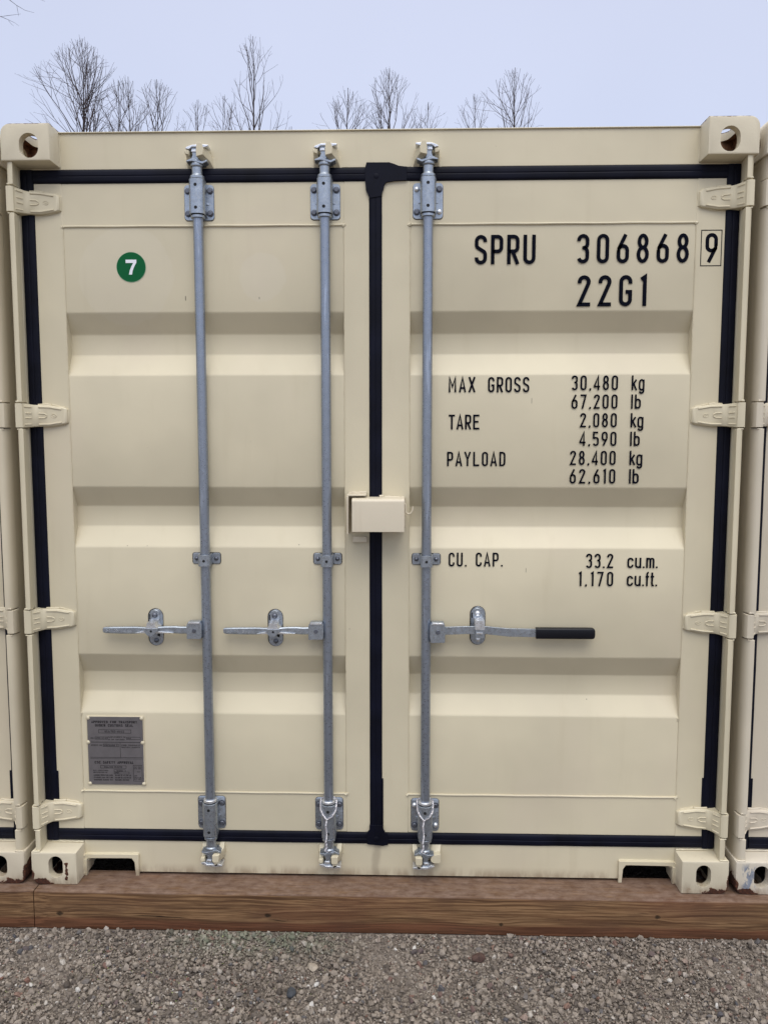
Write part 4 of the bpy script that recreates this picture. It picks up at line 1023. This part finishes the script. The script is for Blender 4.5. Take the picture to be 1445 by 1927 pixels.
# ------------------------------------------------------------------ bare winter trees behind the containers
def bare_tree(px, Y, ytop, seed, spread, label, dens=1.0, tw=1.0, lean=0.0, start=.55, ang=44, gap=.17):
    ray = rv*((px-722.5)/1480.75)+uv*(-(ytop-963.5)/1480.75)+fv        # where the tree's tip stands, Y metres behind the doors
    p0 = Vector((0.09611, -2.61932, 1.56953))+ray*((Y+2.619)/ray.y); x, ztop = p0.x, p0.z
    rd = random.Random(seed); root = empty('bare_tree', (x, Y, -.139)); tag(root, label, 'tree', 'bare trees behind the containers')
    H = ztop+.139; tr = MB(); cr_ = MB()
    n = 26; pts = []; ox = oy = 0
    for i in range(n+1):
        t = i/n; ox += rd.uniform(-.025, .025)*H/14+lean*H/n*t; oy += rd.uniform(-.025, .025)*H/14
        pts.append(Vector((ox, oy, H*t)))
    x_end = pts[-1].x
    for i, p in enumerate(pts): p.x -= x_end
    rb = .0105*H*tw
    rad = [max(.006, rb*(1-i/n)**.9) for i in range(n+1)]
    tr.tube(pts, rad, 8)
    def at(z):
        t = z/H*n; i = min(int(t), n-1); return pts[i].lerp(pts[i+1], t-i), rad[i]+(rad[i+1]-rad[i])*(t-i)
    def branch(p, d, L, r, lvl):
        segs = max(3, int(L/.14)); q = p.copy(); P = [q.copy()]; R = [r]; kids = []
        for i in range(segs):
            up = .10 if lvl < 3 else .05
            d = (d+Vector((rd.gauss(0, .10), rd.gauss(0, .10), rd.gauss(0, .06)+up))).normalized()
            if q.z > H*.99-.85*max(0, math.hypot(q.x-pts[-1].x, q.y-pts[-1].y)-.12): break
            q = q+d*(L/segs); P.append(q.copy()); R.append(max(.0026*tw, r*(1-(i+1)/segs)+.0018))
            if lvl < 4 and i >= (1 if lvl > 1 else 0) and L > .22:
                if rd.random() < (.80 if lvl < 3 else .5)*dens: kids.append((q.copy(), d.copy(), (1-(i+1)/segs)*L+.10, R[-1]))
        if len(P) < 2: return
        cr_.tube(P, R, 5 if lvl == 1 else 3, cap=False)
        for kq, kd, kl, kr in kids:
            s = kd.orthogonal().normalized(); s.rotate(Matrix.Rotation(rd.uniform(0, 6.28), 3, kd))
            a = rd.uniform(.42, .85); nd = (kd*cos(a)+s*sin(a)).normalized()
            branch(kq, nd, min(L*.72, kl*rd.uniform(.6, 1.0)), kr*.65, lvl+1)
    z = H*start; az = rd.uniform(0, 6)
    while z < H*.985:
        p, r = at(z); u = (z/H-start)/(1-start)
        az += 2.399+rd.uniform(-.4, .4); a = radians((ang-16*u)*rd.uniform(.8, 1.2))
        L = min(spread*rd.uniform(.75, 1.15), (H-z)*.95/cos(a)+.1)*(1 if u < .9 else .7)
        d = Vector((cos(az)*sin(a), sin(az)*sin(a), cos(a)))
        branch(p, d, L, min(.03*tw, r*.55), 1)
        z += gap*rd.uniform(.7, 1.3)*(1 if u > .15 else 1.6)
    tr.build('trunk', BARK, root, angle=80); cr_.build('crown', TWIG, root, angle=80, recalc=False)
    return root
TREES = [
 (155, 17.0, 72, 11, 1.9, 'tallest fan shaped bare tree above the left door, dark straight trunk', .62, .85, 0, .62, 40, .11),
 (222, 19.0, 150, 12, 1.3, 'small bare tree just right of the fan shaped one', .95, .8, 0, .60, 40, .20),
 (240, 17.5, 142, 13, 1.2, 'slender bare tree second right of the fan shaped one', .95, .8, .01, .62, 38, .20),
 (296, 17.0, 150, 14, 1.4, 'dense bare tree above the left end of the leftmost locking bar', .85, .85, 0, .58, 40, .16),
 (372, 18.0, 188, 15, 1.1, 'low bare tree directly above the leftmost locking bar', .95, .7, 0, .60, 40, .2),
 (420, 18.5, 180, 16, 1.1, 'small bare tree close left of the tall tree by the middle bar', .8, .8, 0, .62, 42, .2),
 (474, 16.5, 62, 17, 1.6, 'tall slender bare tree left of the middle locking bar', .55, .8, 0, .62, 38, .20),
 (548, 18.0, 236, 18, .8, 'tiny bare twigs just right of the tall slender tree', .7, .7, 0, .7, 40, .25),
 (655, 17.5, 165, 19, 1.3, 'left one of the cluster of bare trees above the door joint', .85, .85, .0, .6, 40, .18),
 (733, 17.0, 127, 20, 1.5, 'tallest of the cluster of bare trees above the door joint', .85, .9, 0, .58, 42, .17),
 (806, 18.0, 192, 21, 1.0, 'low right one of the cluster of bare trees above the door joint', .8, .75, 0, .62, 42, .2),
 (893, 17.5, 174, 22, 1.2, 'thin leaning bare tree above the letters of the container number', .85, .7, -.012, .60, 36, .20),
 (968, 16.8, 130, 23, 1.3, 'dense bare tree farthest right, standing alone above the right door', .95, .9, 0, .58, 40, .15),
 (-106, 12.0, -400, 24, 2.0, 'nearer bare tree whose twigs reach in at the top left corner', 1.0, .8, 0, .72, 62, .15),
]
for a in TREES: bare_tree(a[0], a[1], a[2], a[3], a[4], a[5], *a[6:])
